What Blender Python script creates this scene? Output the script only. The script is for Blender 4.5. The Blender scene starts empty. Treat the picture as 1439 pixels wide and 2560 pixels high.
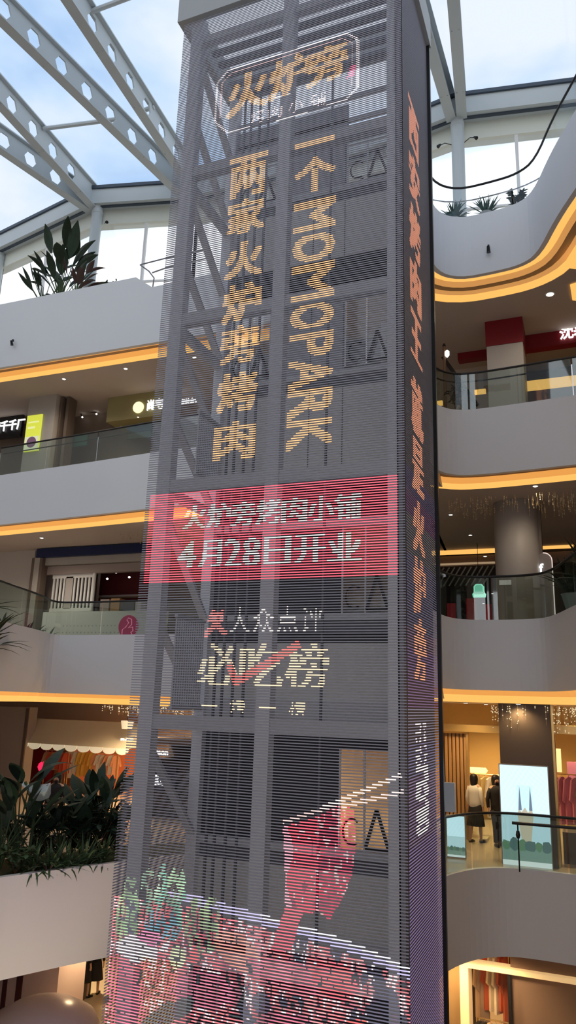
import bpy, bmesh, math, random
import numpy as np
from mathutils import Vector, Matrix
random.seed(7); rng = np.random.default_rng(7)
SC = bpy.context.scene; COL = SC.collection

# ---------------------------------------------------------------- camera
IW, IH, FP = 1439, 2560, 1862.0
def _dirn(u, v): return np.array([u-IW/2, -(v-IH/2), -FP])
_z = _dirn(952, -5987); _z = _z/np.linalg.norm(_z)
_y = _dirn(1490, 1782.68); _y = _y-_z*(_y@_z); _y /= np.linalg.norm(_y)
_x = np.cross(_y, _z); ROT = np.array([_x, _y, _z])
cam = bpy.data.cameras.new('camera'); camo = bpy.data.objects.new('camera', cam); COL.objects.link(camo)
camo.matrix_world = Matrix([[*ROT[0], 0], [*ROT[1], 0], [*ROT[2], 0], [0, 0, 0, 1]])
cam.sensor_fit = 'VERTICAL'; cam.sensor_height = 24; cam.lens = 24*FP/IH
cam.clip_start = .05; cam.clip_end = 500
SC.camera = camo
# survey helpers: a direction seen from the standpoint meets a real wall / side / floor plane
def PY(u, v, Y): d = ROT@_dirn(u, v); return Vector(d*Y/d[1])
def PX(u, v, X): d = ROT@_dirn(u, v); return Vector(d*X/d[0])
def PZ(u, v, Z): d = ROT@_dirn(u, v); return Vector(d*Z/d[2])

# ---------------------------------------------------------------- world, exposure
SC.view_settings.view_transform = 'Standard'; SC.view_settings.look = 'None'
SC.view_settings.gamma = 1; SC.view_settings.use_curve_mapping = False
SC.view_settings.exposure = 0.0
w = bpy.data.worlds.new('sky'); SC.world = w; w.use_nodes = True
nt = w.node_tree; nt.nodes.clear()
N = lambda t: nt.nodes.new(t)
tc = N('ShaderNodeTexCoord'); sep = N('ShaderNodeSeparateXYZ'); nt.links.new(tc.outputs['Generated'], sep.inputs[0])
mp = N('ShaderNodeMapping'); mp.inputs['Scale'].default_value = (1, 1, 2.2); nt.links.new(tc.outputs['Generated'], mp.inputs[0])
no = N('ShaderNodeTexNoise'); no.inputs['Scale'].default_value = 2.6; no.inputs['Detail'].default_value = 5; no.inputs['Roughness'].default_value = .5
nt.links.new(mp.outputs[0], no.inputs['Vector'])
cr = N('ShaderNodeValToRGB'); e = cr.color_ramp.elements
e[0].position = .37; e[0].color = (.36, .55, .86, 1); e[1].position = .58; e[1].color = (.86, .91, 1.0, 1)
x_ = cr.color_ramp.elements.new(.47); x_.color = (.60, .76, .97, 1)
nt.links.new(no.outputs[0], cr.inputs[0])
ab = N('ShaderNodeMath'); ab.operation = 'ABSOLUTE'; nt.links.new(sep.outputs[1], ab.inputs[0])
dv = N('ShaderNodeMath'); dv.operation = 'DIVIDE'; nt.links.new(sep.outputs[2], dv.inputs[0]); nt.links.new(ab.outputs[0], dv.inputs[1])
mr = N('ShaderNodeMapRange'); mr.inputs[1].default_value = .80; mr.inputs[2].default_value = .88; nt.links.new(dv.outputs[0], mr.inputs[0])
mx = N('ShaderNodeMixRGB'); mx.inputs[1].default_value = (1.25, 1.27, 1.3, 1)
nt.links.new(mr.outputs[0], mx.inputs[0]); nt.links.new(cr.outputs[0], mx.inputs[2])
bg = N('ShaderNodeBackground'); bg.inputs[1].default_value = 1.08; nt.links.new(mx.outputs[0], bg.inputs[0])
wo = N('ShaderNodeOutputWorld'); nt.links.new(bg.outputs[0], wo.inputs[0])
# fill light added behind the standpoint, standing in for unseen near-side shop floors
_al = bpy.data.lights.new('near_side_fill_light', 'AREA'); _al.shape = 'RECTANGLE'; _al.size = 14; _al.size_y = 9; _al.energy = 560; _al.color = (1, .95, .96)
_ao = bpy.data.objects.new('near_side_fill_light', _al); COL.objects.link(_ao); _ao.location = (3, -9, 2); _ao.rotation_euler = (math.radians(90), 0, math.radians(6))

# ---------------------------------------------------------------- materials
MATS = {}
def mat(name, col, rough=.6, metal=0, emit=None, es=1.0, noise=0, nscale=6, spec=.4):
    if name in MATS: return MATS[name]
    m = bpy.data.materials.new(name); m.use_nodes = True; n = m.node_tree; b = n.nodes['Principled BSDF']
    b.inputs['Base Color'].default_value = (*col, 1); b.inputs['Roughness'].default_value = rough; b.inputs['Metallic'].default_value = metal
    b.inputs['Specular IOR Level'].default_value = spec
    if emit: b.inputs['Emission Color'].default_value = (*emit, 1); b.inputs['Emission Strength'].default_value = es
    if noise:
        t = n.nodes.new('ShaderNodeTexCoord'); q = n.nodes.new('ShaderNodeTexNoise'); q.inputs['Scale'].default_value = nscale; q.inputs['Detail'].default_value = 4
        r = n.nodes.new('ShaderNodeMixRGB'); r.inputs[1].default_value = (*[c*(1-noise) for c in col], 1); r.inputs[2].default_value = (*[min(1, c*(1+noise)) for c in col], 1)
        n.links.new(t.outputs['Object'], q.inputs[0]); n.links.new(q.outputs[0], r.inputs[0]); n.links.new(r.outputs[0], b.inputs['Base Color'])
    MATS[name] = m; return m
def glassmat(name, tint, gloss=.08, refl=(.9, .95, 1)):
    m = bpy.data.materials.new(name); m.use_nodes = True; n = m.node_tree; n.nodes.clear()
    t = n.nodes.new('ShaderNodeBsdfTransparent'); t.inputs[0].default_value = (*tint, 1)
    g = n.nodes.new('ShaderNodeBsdfGlossy'); g.inputs[0].default_value = (*refl, 1); g.inputs['Roughness'].default_value = .03
    x = n.nodes.new('ShaderNodeMixShader'); x.inputs[0].default_value = gloss
    o = n.nodes.new('ShaderNodeOutputMaterial'); n.links.new(t.outputs[0], x.inputs[1]); n.links.new(g.outputs[0], x.inputs[2]); n.links.new(x.outputs[0], o.inputs[0])
    MATS[name] = m; return m
def glow(name, col, s=1.0): return mat(name, tuple(c*.3 for c in col), .6, emit=col, es=s)

M_FAS = mat('fascia_white', (.745, .755, .775), .55, noise=.02, nscale=.6)
M_FAS2 = mat('fascia_cream', (.70, .66, .58), .5)
M_CEIL = mat('ceiling_taupe', (.52, .44, .39), .8, noise=.03, nscale=1)
M_STEEL = mat('roof_steel_white', (.52, .57, .59), .5, noise=.04, nscale=2)
M_DKLINE = mat('gutter_dark', (.05, .07, .10), .5)
M_TOWER = mat('tower_frame_grey', (.80, .81, .85), .5)
M_TDARK = mat('tower_dark_grey', (.14, .145, .17), .5)
M_TPAN = mat('tower_panel_grey', (.44, .44, .48), .5)
M_TBEAM = mat('tower_beam_grey', (.66, .67, .70), .5)
M_HEAD = mat('tower_header_grey', (.42, .44, .44), .5)
M_BLACK = mat('black_metal', (.02, .02, .022), .35, .3)
M_CHROME = mat('chrome', (.6, .6, .6), .2, .9)
M_GOLD = mat('brass', (.75, .5, .2), .3, .8)
M_FLOOR = mat('beige_stone_floor', (.68, .56, .42), .2, noise=.06, nscale=.8)
M_WALLB = mat('brown_wall', (.21, .14, .10), .6)
M_TAN = mat('tan_plaster', (.58, .50, .42), .6)
M_COLG = mat('column_grey_stone', (.42, .39, .36), .45, noise=.04, nscale=2)
M_COLD = mat('column_dark_bronze', (.14, .105, .085), .5)
M_REDP = mat('dark_red_panel', (.22, .005, .012), .45)
M_NAVY = mat('navy_panel', (.008, .018, .08), .4)
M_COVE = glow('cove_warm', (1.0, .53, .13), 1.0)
M_COVE3 = glow('cove_glow_mid', (.92, .40, .09), .85)
M_COVE2 = glow('cove_glow_dim', (.9, .42, .12), .62)
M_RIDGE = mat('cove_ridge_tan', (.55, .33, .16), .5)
M_WHITE = mat('white_paint', (.8, .8, .8), .5)
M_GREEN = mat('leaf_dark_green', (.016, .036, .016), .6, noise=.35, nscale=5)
M_GREEN2 = mat('leaf_mid_green', (.06, .10, .035), .6, noise=.35, nscale=5)
M_GREEN3 = mat('leaf_blue_green', (.05, .11, .085), .5, noise=.3, nscale=5)
M_STEM = mat('stem_brown', (.16, .09, .05), .7)
M_POT = mat('pot_grey', (.45, .47, .48), .6)
M_LED = glow('white_light', (1, .97, .9), 3.0)
M_SIGNW = glow('sign_white', (1, 1, 1), 1.3)
M_SKIN = mat('skin', (.55, .34, .24), .5)
G_RAIL = glassmat('railing_glass', (.80, .86, .83), .10)
G_CLEAR = glassmat('clear_glass', (.965, .98, .985), .025)
G_ROOF = glassmat('roof_glass', (.97, .985, 1), .02)
G_WIN = glassmat('window_glass', (.98, .99, 1), .03)
G_SHOP = glassmat('shop_glass', (.93, .93, .92), .08)

# ---------------------------------------------------------------- mesh helpers
class MB:
    def __init__(s): s.v = []; s.f = []; s.m = []; s.mats = []
    def _m(s, m):
        if m is None: return 0
        if m not in s.mats: s.mats.append(m)
        return s.mats.index(m)
    def face(s, pts, m=None):
        b = len(s.v); s.v += [tuple(p) for p in pts]; s.f.append(tuple(range(b, b+len(pts)))); s.m.append(s._m(m)); return s
    def hexa(s, p, m=None):      # 4 bottom + 4 top corners
        b = len(s.v); s.v += [tuple(q) for q in p]; k = s._m(m)
        for f in ((0, 3, 2, 1), (4, 5, 6, 7), (0, 1, 5, 4), (1, 2, 6, 5), (2, 3, 7, 6), (3, 0, 4, 7)):
            s.f.append(tuple(b+i for i in f)); s.m.append(k)
        return s
    def box(s, a, c, m=None):
        x0, y0, z0 = a; x1, y1, z1 = c
        return s.hexa([(x0, y0, z0), (x1, y0, z0), (x1, y1, z0), (x0, y1, z0), (x0, y0, z1), (x1, y0, z1), (x1, y1, z1), (x0, y1, z1)], m)
    def bar(s, a, b, w_, h_, m=None, up=(0, 0, 1)):
        a = Vector(a); b = Vector(b); d = (b-a).normalized(); u = Vector(up)
        if abs(d.dot(u)) > .98: u = Vector((0, 1, 0))
        r = d.cross(u).normalized()*w_/2; t = r.cross(d).normalized()*h_/2
        return s.hexa([a-r-t, a+r-t, b+r-t, b-r-t, a-r+t, a+r+t, b+r+t, b-r+t], m)
    def tube(s, pts, r, n=8, m=None, cap=True):
        pts = [Vector(p) for p in pts]; b = len(s.v); k = s._m(m); L = len(pts)
        for i, p in enumerate(pts):
            d = (pts[min(i+1, L-1)]-pts[max(i-1, 0)]).normalized(); u = Vector((0, 0, 1)) if abs(d.z) < .9 else Vector((1, 0, 0))
            x = d.cross(u).normalized(); y = d.cross(x).normalized(); rr = r[i] if hasattr(r, '__len__') else r
            for j in range(n):
                a = 2*math.pi*j/n; s.v.append(tuple(p+x*rr*math.cos(a)+y*rr*math.sin(a)))
        for i in range(L-1):
            for j in range(n):
                s.f.append((b+i*n+j, b+i*n+(j+1) % n, b+(i+1)*n+(j+1) % n, b+(i+1)*n+j)); s.m.append(k)
        if cap:
            s.f.append(tuple(b+j for j in range(n))); s.m.append(k)
            s.f.append(tuple(b+(L-1)*n+j for j in reversed(range(n)))); s.m.append(k)
        return s
    def lathe(s, prof, c=(0, 0, 0), n=20, sx=1, sy=1, m=None):
        b = len(s.v); k = s._m(m)
        for r, z in prof:
            for j in range(n):
                a = 2*math.pi*j/n; s.v.append((c[0]+r*sx*math.cos(a), c[1]+r*sy*math.sin(a), c[2]+z))
        for i in range(len(prof)-1):
            for j in range(n):
                s.f.append((b+i*n+j, b+i*n+(j+1) % n, b+(i+1)*n+(j+1) % n, b+(i+1)*n+j)); s.m.append(k)
        s.f.append(tuple(b+j for j in reversed(range(n)))); s.m.append(k)
        s.f.append(tuple(b+(len(prof)-1)*n+j for j in range(n))); s.m.append(k)
        return s
    def ribbon(s, path, z0, z1, th=.12, m=None):   # vertical wall along a plan path; thickness to the left side of travel
        off = offset(path, th); n = len(path); b = len(s.v); k = s._m(m)
        for (x, y), (X, Y) in zip(path, off): s.v += [(x, y, z0), (x, y, z1), (X, Y, z1), (X, Y, z0)]
        for i in range(n-1):
            for j in range(4):
                s.f.append((b+4*i+j, b+4*i+(j+1) % 4, b+4*i+4+(j+1) % 4, b+4*i+4+j)); s.m.append(k)
        s.f.append((b, b+3, b+2, b+1)); s.f.append((b+4*n-4, b+4*n-3, b+4*n-2, b+4*n-1)); s.m += [k, k]
        return s
    def prism(s, poly, z0, z1, m=None):
        b = len(s.v); n = len(poly); k = s._m(m)
        s.v += [(x, y, z0) for x, y in poly]+[(x, y, z1) for x, y in poly]
        s.f.append(tuple(b+i for i in reversed(range(n)))); s.f.append(tuple(b+n+i for i in range(n))); s.m += [k, k]
        for i in range(n): s.f.append((b+i, b+(i+1) % n, b+n+(i+1) % n, b+n+i)); s.m.append(k)
        return s
    def slab(s, poly, y0, y1, m=None):  # polygon in XZ extruded in Y
        b = len(s.v); n = len(poly); k = s._m(m)
        s.v += [(x, y0, z) for x, z in poly]+[(x, y1, z) for x, z in poly]
        s.f.append(tuple(b+i for i in range(n))); s.f.append(tuple(b+n+i for i in reversed(range(n)))); s.m += [k, k]
        for i in range(n): s.f.append((b+i, b+n+i, b+n+(i+1) % n, b+(i+1) % n)); s.m.append(k)
        return s
    def build(s, name, material=None, parent=None, smooth=False, loc=None, fix=True):
        me = bpy.data.meshes.new(name); me.from_pydata(s.v, [], s.f)
        ml = s.mats if s.mats else [material]
        if s.mats and material is not None and material not in ml and 0: pass
        for q in ml: me.materials.append(q)
        if len(ml) > 1: me.polygons.foreach_set('material_index', s.m)
        if fix:
            bm = bmesh.new(); bm.from_mesh(me); bmesh.ops.recalc_face_normals(bm, faces=bm.faces); bm.to_mesh(me); bm.free()
        if smooth: me.polygons.foreach_set('use_smooth', [True]*len(me.polygons))
        me.update()
        o = bpy.data.objects.new(name, me); COL.objects.link(o)
        if loc is not None: o.location = loc
        if parent is not None: o.parent = parent
        return o
def offset(path, d):
    out = []; n = len(path)
    for i in range(n):
        a = Vector(path[max(i-1, 0)]); b = Vector(path[min(i+1, n-1)]); p = Vector(path[i])
        t1 = (p-a).normalized() if i > 0 else None; t2 = (b-p).normalized() if i < n-1 else None
        t = ((t1 or t2)+(t2 or t1)).normalized(); nn = Vector((-t.y, t.x))
        c = max(.5, nn.dot(Vector((-(t1 or t2).y, (t1 or t2).x))))
        q = p+nn*d/c; out.append((q.x, q.y))
    return out
def smooth_path(pts, it=2):
    for _ in range(it):
        q = [pts[0]]
        for a, b in zip(pts[:-1], pts[1:]):
            q += [(a[0]*.75+b[0]*.25, a[1]*.75+b[1]*.25), (a[0]*.25+b[0]*.75, a[1]*.25+b[1]*.75)]
        q.append(pts[-1]); pts = q
    return pts
def struct(o): o['kind'] = 'structure'; return o
def tag(o, label, cat, group=None):
    o['label'] = label; o['category'] = cat
    if group: o['group'] = group
    return o
def thing(name, loc, label, cat, group=None, rz=0):
    o = bpy.data.objects.new(name, None); COL.objects.link(o); o.empty_display_size = .1
    o.location = loc; o.rotation_euler = (0, 0, rz); return tag(o, label, cat, group)
def dup(root, loc, label, group=None, rz=None, scale=None):
    r = root.copy(); COL.objects.link(r); r.location = loc; r['label'] = label
    if group: r['group'] = group
    if rz is not None: r.rotation_euler = (0, 0, rz)
    if scale: r.scale = (scale,)*3
    for ch in list(root.children):
        c = ch.copy(); COL.objects.link(c); c.parent = r
        for g in ch.children:
            d = g.copy(); COL.objects.link(d); d.parent = c
    return r

# ---------------------------------------------------------------- lettering
_GL = {}
def glyphs(s, bold=0.0, ext=0.0, spacing=1.0, rot=0):
    key = (s, bold, ext, spacing, rot)
    if key in _GL: return _GL[key]
    cu = bpy.data.curves.new('t', 'FONT'); cu.body = s; cu.offset = bold; cu.extrude = ext; cu.resolution_u = 3; cu.space_character = spacing
    o = bpy.data.objects.new('t', cu); COL.objects.link(o); bpy.context.view_layer.update()
    me = o.to_mesh(); me.calc_loop_triangles()
    v = np.array([tuple(q.co) for q in me.vertices]).reshape(-1, 3); f = [tuple(t.vertices) for t in me.loop_triangles]
    o.to_mesh_clear(); bpy.data.objects.remove(o); bpy.data.curves.remove(cu)
    if len(v):
        if rot: v[:, [0, 1]] = np.stack([v[:, 1], -v[:, 0]], 1)      # quarter turn clockwise
        lo = v[:, :2].min(0); hi = v[:, :2].max(0)
        v[:, :2] = (v[:, :2]-lo)/(hi-lo)
    _GL[key] = (v, f); return v, f
def text3d(name, s, c, w_, h_, m, parent=None, bold=0.02, th=.04, rz=0, spacing=1.0, slope=0):
    v, f = glyphs(s, bold, .5, spacing)
    R = Matrix.Rotation(rz, 3, 'Z'); P = []
    for x, y, z in v:
        p = R@Vector(((x-.5)*w_, -z*th, (y-.5)*h_+slope*(x-.5)*w_)); P.append(tuple(Vector(c)+p))
    b = MB(); b.v = P; b.f = list(f); b.m = [0]*len(f)
    return b.build(name, m, parent, fix=False)

# ================================================================= SETTING
FB = 31.0
# plan paths of the atrium edge (void on the right-hand side when travelling left -> right)
pen = [(-6.62, 17.2), (-6.62, 12.45), (-3.0, 12.45)]
P5L = [(-24, 17.1), (-17.4, 17.17), (-14.2, 17.22), (-9.5, 17.26), (-7.4, 17.2), (-6.75, 16.6), (-6.62, 15.6), (-6.62, 14.62), (-6.0, 14.6)]
P4L = [(-24, 18.2), (-17.6, 17.9), (-14, 17.6), (-11.4, 17.35), (-9, 17.2), (-7.4, 17.1), (-6.75, 16.6), (-6.62, 15.6), (-6.62, 12.45), (-6.0, 12.4)]
P3L = smooth_path([(-11.0, 6.0), (-12.2, 10.5), (-13.5, 14.3), (-14.25, 16.9), (-14.9, 18.15), (-14.2, 18.3), (-12.5, 18.25), (-10.5, 18.15)], 2)+[(-8.4, 18.0), (-7.2, 17.7), (-6.62, 16.9), (-6.62, 12.45), (-6.0, 12.4)]
P2L = smooth_path([(-12.2, 4.0), (-10.9, 8.0), (-9.95, 11.0), (-9.4, 12.25), (-8.85, 13.3), (-8.1, 14.6), (-7.2, 15.6), (-6.62, 15.9)], 2)+[(-6.62, 12.45), (-6.0, 12.4)]
P5R = smooth_path([(-3.3, 14.55), (-3.0, 14.6), (-2.95, 15.2), (-2.92, 16.2), (-2.45, 16.68), (-1.6, 16.66), (-1.0, 16.58), (-.6, 16.25), (-.15, 15.04), (.3, 14.12), (2.3, 10), (3.8, 5), (4.2, -11)], 2)
P5Rt = [(x, y*1.0) for x, y in P5R]
P4R = smooth_path([(-3.3, 12.4), (-3.05, 12.45), (-3.12, 15.6), (-3.1, 16.6), (-2.75, 17.1), (-2.2, 17.2), (-1.1, 17.13), (.1, 17.0), (2.5, 16.9), (4.2, 15.5), (4.6, 8), (4.6, -11)], 2)
P3R = smooth_path([(-3.3, 12.4), (-3.0, 12.45), (-2.95, 15.2), (-2.9, 16.4), (-2.6, 16.95), (-2.0, 17.05), (-1.15, 17.0), (-.75, 16.6), (-.25, 14.8), (.9, 11), (3.4, 6), (4.2, -11)], 2)
P2R = smooth_path([(-3.3, 12.4), (-3.0, 12.45), (-2.95, 15.3), (-2.75, 16.0), (-2.45, 16.6), (-2.0, 17.0), (-1.5, 17.1), (-.5, 17.05), (2.0, 16.8), (5.2, 15.5), (5.6, 8), (5.6, -11)], 2)
LV = [  # name, path, z bottom, z top, side, cove?
 ('5L', P5L, 10.3, 12.2, 'left'), ('5R', P5R, 10.3, 11.98, 'right'),
 ('4L', P4L, 5.18, 6.85, 'left'), ('4R', P4R, 5.35, 7.0, 'right'),
 ('3L', P3L, .06, 1.75, 'left'), ('3R', P3R, .4, 1.92, 'right'),
 ('2L', P2L, -4.74, -3.1, 'left'), ('2R', P2R, -4.74, -3.12, 'right')]
for nm, path, zb, zt, side in LV:
    struct(MB().ribbon(path, zb, zt, .12).build('balcony_fascia', M_FAS2 if nm == '2L' else M_FAS, smooth=False))
    XE = -26 if side == 'left' else 12
    inner = offset(path, .62 if nm != '5R' else .95)
    o12 = offset(path, .12)
    y_c, y_f = (15.3, 14.8) if nm[0] == '5' else (13.2, 12.6)
    if side == 'left':
        poly_c = [(-27, FB), (-27, min(path[0][1], inner[0][1]))]+inner[:-1]+[(-6.0, y_c), (-4.9, y_c), (-4.9, FB)]
        poly_f = [(-27, FB), (-27, min(path[0][1], o12[0][1]))]+o12[:-1]+[(-6.0, y_f), (-4.9, y_f), (-4.9, FB)]
    else:
        poly_c = [(-4.9, FB), (-4.9, y_c), (-3.3, y_c)]+inner[2:]+[(12, inner[-1][1]), (12, FB)]
        poly_f = [(-4.9, FB), (-4.9, y_f), (-3.3, y_f)]+o12[2:]+[(12, o12[-1][1]), (12, FB)]
    dz = -.26 if nm[0] == '3' else -.18
    struct(MB().prism(poly_c, zb+dz+.01, zb+.3).build('ceiling', M_CEIL))
    struct(MB().prism(poly_f, zt-.35, zt-.08).build('floor', M_FLOOR))
    if nm in ('2L', '2R'): continue
    # cove trough down to the lower ceiling: lamp light painted as graded glow, tan ridge
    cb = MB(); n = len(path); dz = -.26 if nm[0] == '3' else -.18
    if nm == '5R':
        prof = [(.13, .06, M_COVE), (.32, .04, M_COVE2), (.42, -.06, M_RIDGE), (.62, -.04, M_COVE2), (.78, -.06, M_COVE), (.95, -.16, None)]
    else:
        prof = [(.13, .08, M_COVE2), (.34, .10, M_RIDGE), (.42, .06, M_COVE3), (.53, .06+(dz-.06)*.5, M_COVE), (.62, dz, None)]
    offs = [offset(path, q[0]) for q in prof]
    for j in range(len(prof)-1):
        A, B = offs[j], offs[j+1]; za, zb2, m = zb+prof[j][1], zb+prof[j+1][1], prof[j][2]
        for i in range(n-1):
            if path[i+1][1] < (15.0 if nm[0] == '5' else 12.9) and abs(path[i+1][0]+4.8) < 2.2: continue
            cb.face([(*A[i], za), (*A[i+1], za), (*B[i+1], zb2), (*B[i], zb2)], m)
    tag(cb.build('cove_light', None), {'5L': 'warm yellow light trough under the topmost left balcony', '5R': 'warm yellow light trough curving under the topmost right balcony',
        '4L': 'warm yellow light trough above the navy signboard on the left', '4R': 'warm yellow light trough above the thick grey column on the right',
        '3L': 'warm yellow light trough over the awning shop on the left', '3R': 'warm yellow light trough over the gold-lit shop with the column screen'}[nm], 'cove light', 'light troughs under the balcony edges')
for zb_, zt_ in ((5.3, 6.8), (.3, 1.7), (-4.74, -3.2)):
    struct(MB().box((-6.5, 12.42, zb_-.1), (-3.12, 17.9, zt_-.05)).build('lobby_slab', M_TPAN))
# planter parapet, higher part on the top left balcony, with its sloping end
a = P5L[1]
hp = MB(); zt2 = 12.66; Zs = 12.2
pp = [(-24, 17.1), (-17.4, 17.17), (-14.2, 17.22), (-12.4, 17.235)]
q = offset(pp, .14)
for i in range(3):
    hp.hexa([(*pp[i], Zs), (*pp[i+1], Zs), (*q[i+1], Zs), (*q[i], Zs), (*pp[i], zt2), (*pp[i+1], zt2), (*q[i+1], zt2), (*q[i], zt2)])
hp.hexa([(-12.4, 17.235, Zs), (-11.75, 17.24, Zs), (-11.75, 17.38, Zs), (-12.4, 17.375, Zs), (-12.4, 17.235, zt2), (-11.8, 17.24, Zs+.01), (-11.8, 17.38, Zs+.01), (-12.4, 17.375, zt2)])
struct(hp.build('planter_parapet', M_FAS))
# outer shell
struct(MB().box((-27, FB, -8.4), (13, FB+.3, 13)).build('wall_back', M_TAN))
struct(MB().box((-27.3, -14, -8.4), (-27, FB, 15)).build('wall_left', M_TAN))
struct(MB().box((13, -14, -8.4), (13.3, FB, 15)).build('wall_right', M_TAN))
struct(MB().box((-27, -14.3, -8.4), (13, -14, 15)).build('wall_front', M_TAN))
struct(MB().box((-27.3, -14.3, -8.5), (13.3, FB, -8.2)).build('floor', M_FLOOR))
# ---------------------------------------------------------------- clerestory windows and roof
RP = [(-27, 21.6), (-21.3, 20.5), (-15.85, 19.4), (-12.2, 20.3), (-6.0, 20.15), (-2.75, 19.6), (.5, 20.2), (6, 21.2), (13, 22)]
RZ = 18.0
wn = 0
for i in range(len(RP)-1):
    a, b = Vector(RP[i]), Vector(RP[i+1]); L = (b-a).length; wn += 1
    fr = MB(); zt_ = 16.8
    n = max(2, round(L/2.6)) if i not in (5,) else 2
    for k in range(n+1):
        p = a.lerp(b, k/n); fr.bar((p.x, p.y, 10.6), (p.x, p.y, zt_), .09, .09)
    for z in (14.35,): fr.bar((a.x, a.y, z), (b.x, b.y, z), .06, .07)
    o = struct(fr.build('window_%d' % wn, M_WHITE))
    struct(MB().hexa([(a.x, a.y, 10.6), (b.x, b.y, 10.6), (b.x, b.y+.02, 10.6), (a.x, a.y+.02, 10.6), (a.x, a.y, zt_), (b.x, b.y, zt_), (b.x, b.y+.02, zt_), (a.x, a.y+.02, zt_)]).build('window_pane', G_WIN, o))
    struct(MB().hexa([(a.x, a.y-.06, 16.75), (b.x, b.y-.06, 16.75), (b.x, b.y+.3, 16.75), (a.x, a.y+.3, 16.75), (a.x, a.y-.06, 17.35), (b.x, b.y-.06, 17.35), (b.x, b.y+.3, 17.35), (a.x, a.y+.3, 17.35)]).build('eaves_lintel', mat('lintel_offwhite', (.70, .73, .66), .5)))
    g = MB()
    g.hexa([(a.x, a.y-.5, 17.35), (b.x, b.y-.5, 17.35), (b.x, b.y+.3, 17.35), (a.x, a.y+.3, 17.35), (a.x, a.y-.5, 17.95), (b.x, b.y-.5, 17.95), (b.x, b.y+.3, 17.95), (a.x, a.y+.3, 17.95)], M_STEEL)
    g.bar((a.x, a.y-.52, 18.0), (b.x, b.y-.52, 18.0), .10, .12, M_DKLINE); g.bar((a.x, a.y-.3, 17.33), (b.x, b.y-.3, 17.33), .10, .05, M_DKLINE)
    struct(g.build('eaves_beam', None))
def round_column(x, y, z0, z1, r, m, lab=None):
    b = MB(); b.lathe([(r, 0), (r, z1-z0-.35), (r*1.08, z1-z0-.33), (r*1.08, z1-z0-.22), (r, z1-z0-.2), (r, z1-z0)], (x, y, z0), 28)
    return struct(b.build('column', m, smooth=False))
for x, y in ((-21.3, 20.3), (-15.75, 19.2), (-2.77, 19.35), (.9, 20.0)): round_column(x, y, 10.5, 17.4, .19, M_STEEL)
def castellated(p0, p1, zb, zt, holes=True):
    p0 = Vector((*p0, 0)); p1 = Vector((*p1, 0)); d = (p1-p0); L = d.length; d.normalize(); nrm = Vector((-d.y, d.x, 0)); H = zt-zb
    b = MB(); hw = .022
    def pt(s, t, o): q = p0+d*s+nrm*o; return (q.x, q.y, zb+t)
    cell = 1.02; n = int(L/cell); R = H*.29; cs = L/n
    for i in range(n):
        c = (i+.5)*cs; x0 = i*cs; x1 = x0+cs
        hexp = [(c-R*1.0, H/2), (c-R*.5, H/2+R), (c+R*.5, H/2+R), (c+R*1.0, H/2), (c+R*.5, H/2-R), (c-R*.5, H/2-R)]
        solid = i == 0 or i == n-1
        for o in (-hw, hw):
            if solid: b.face([pt(x0, 0, o), pt(x1, 0, o), pt(x1, H, o), pt(x0, H, o)]); continue
            outer_top = [(x0, H/2), (x0, H), (x1, H), (x1, H/2)]
            b.face([pt(x0, H/2, o), pt(*hexp[0], o), pt(*hexp[1], o), pt(x0, H, o)]); b.face([pt(*hexp[1], o), pt(*hexp[2], o), pt(x1, H, o), pt(x0, H, o)])
            b.face([pt(*hexp[2], o), pt(*hexp[3], o), pt(x1, H/2, o), pt(x1, H, o)]); b.face([pt(*hexp[3], o), pt(*hexp[4], o), pt(x1, 0, o), pt(x1, H/2, o)])
            b.face([pt(*hexp[4], o), pt(*hexp[5], o), pt(x0, 0, o), pt(x1, 0, o)]); b.face([pt(*hexp[5], o), pt(*hexp[0], o), pt(x0, H/2, o), pt(x0, 0, o)])
        if not solid:
            for k in range(6):
                u, v = hexp[k], hexp[(k+1) % 6]; b.face([pt(*u, -hw), pt(*v, -hw), pt(*v, hw), pt(*u, hw)])
    e0, e1 = p0, p1
    b.bar((e0.x, e0.y, zb), (e1.x, e1.y, zb), .30, .045); b.bar((e0.x, e0.y, zt), (e1.x, e1.y, zt), .30, .045)
    for i in range(1, n, 2):
        q = p0+d*i*cs
        for s in (-.09, .09):
            b.lathe([(.018, 0), (.018, .03)], (q.x+nrm.x*s, q.y+nrm.y*s, zb-.05), 6)
    return b
def rooftee(name, p0, p1, label=None):
    return struct(castellated(p0, p1, 17.3, 18.15).build('roof_beam', M_STEEL, fix=False))
def ext(p, sl, y0): return (p[0]-sl*(p[1]-y0)*-1*-1, y0)
# a fan of two beams leaves each column head
def beamfrom(x, y, slope, y0): return (x+slope*(y-y0), y0)
for (x, y, sl, y0) in ((-11.98, 19.6, .070, -10), (-12.5, 19.5, -.128, 2), (-15.88, 19.2, .050, -10), (-16.15, 19.2, -.235, 6), (-2.62, 19.3, .105, -10), (-2.93, 19.3, -.03, -10), (.9, 19.8, .3, 0)):
    rooftee('b', beamfrom(x, y, sl, y0), (x, y))
for a, b in (((-15.64, 15.95), (-13.0, 16.45)), ((-11.5, 12.9), (-2.6, 12.9)), ((-15.6, 9), (-2.2, 9)), ((-12.1, 16.4), (-11.7, 16.4))):
    struct(MB().tube([(*a, 18.05), (*b, 18.05)], .07, 8).build('roof_purlin', M_STEEL))
struct(MB().box((-27, -14, 18.25), (13, 22, 18.28)).build('roof_glass', G_ROOF))
struct(MB().box((-27, -14.3, 14.8), (13, -14, 18.2)).build('wall_front_upper', M_WHITE))
struct(MB().box((-27.3, -14, 15), (-27, 22, 18.2)).build('wall_left_upper', M_WHITE))
struct(MB().box((13, -14, 15), (13.3, 22, 18.2)).build('wall_right_upper', M_WHITE))
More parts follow.
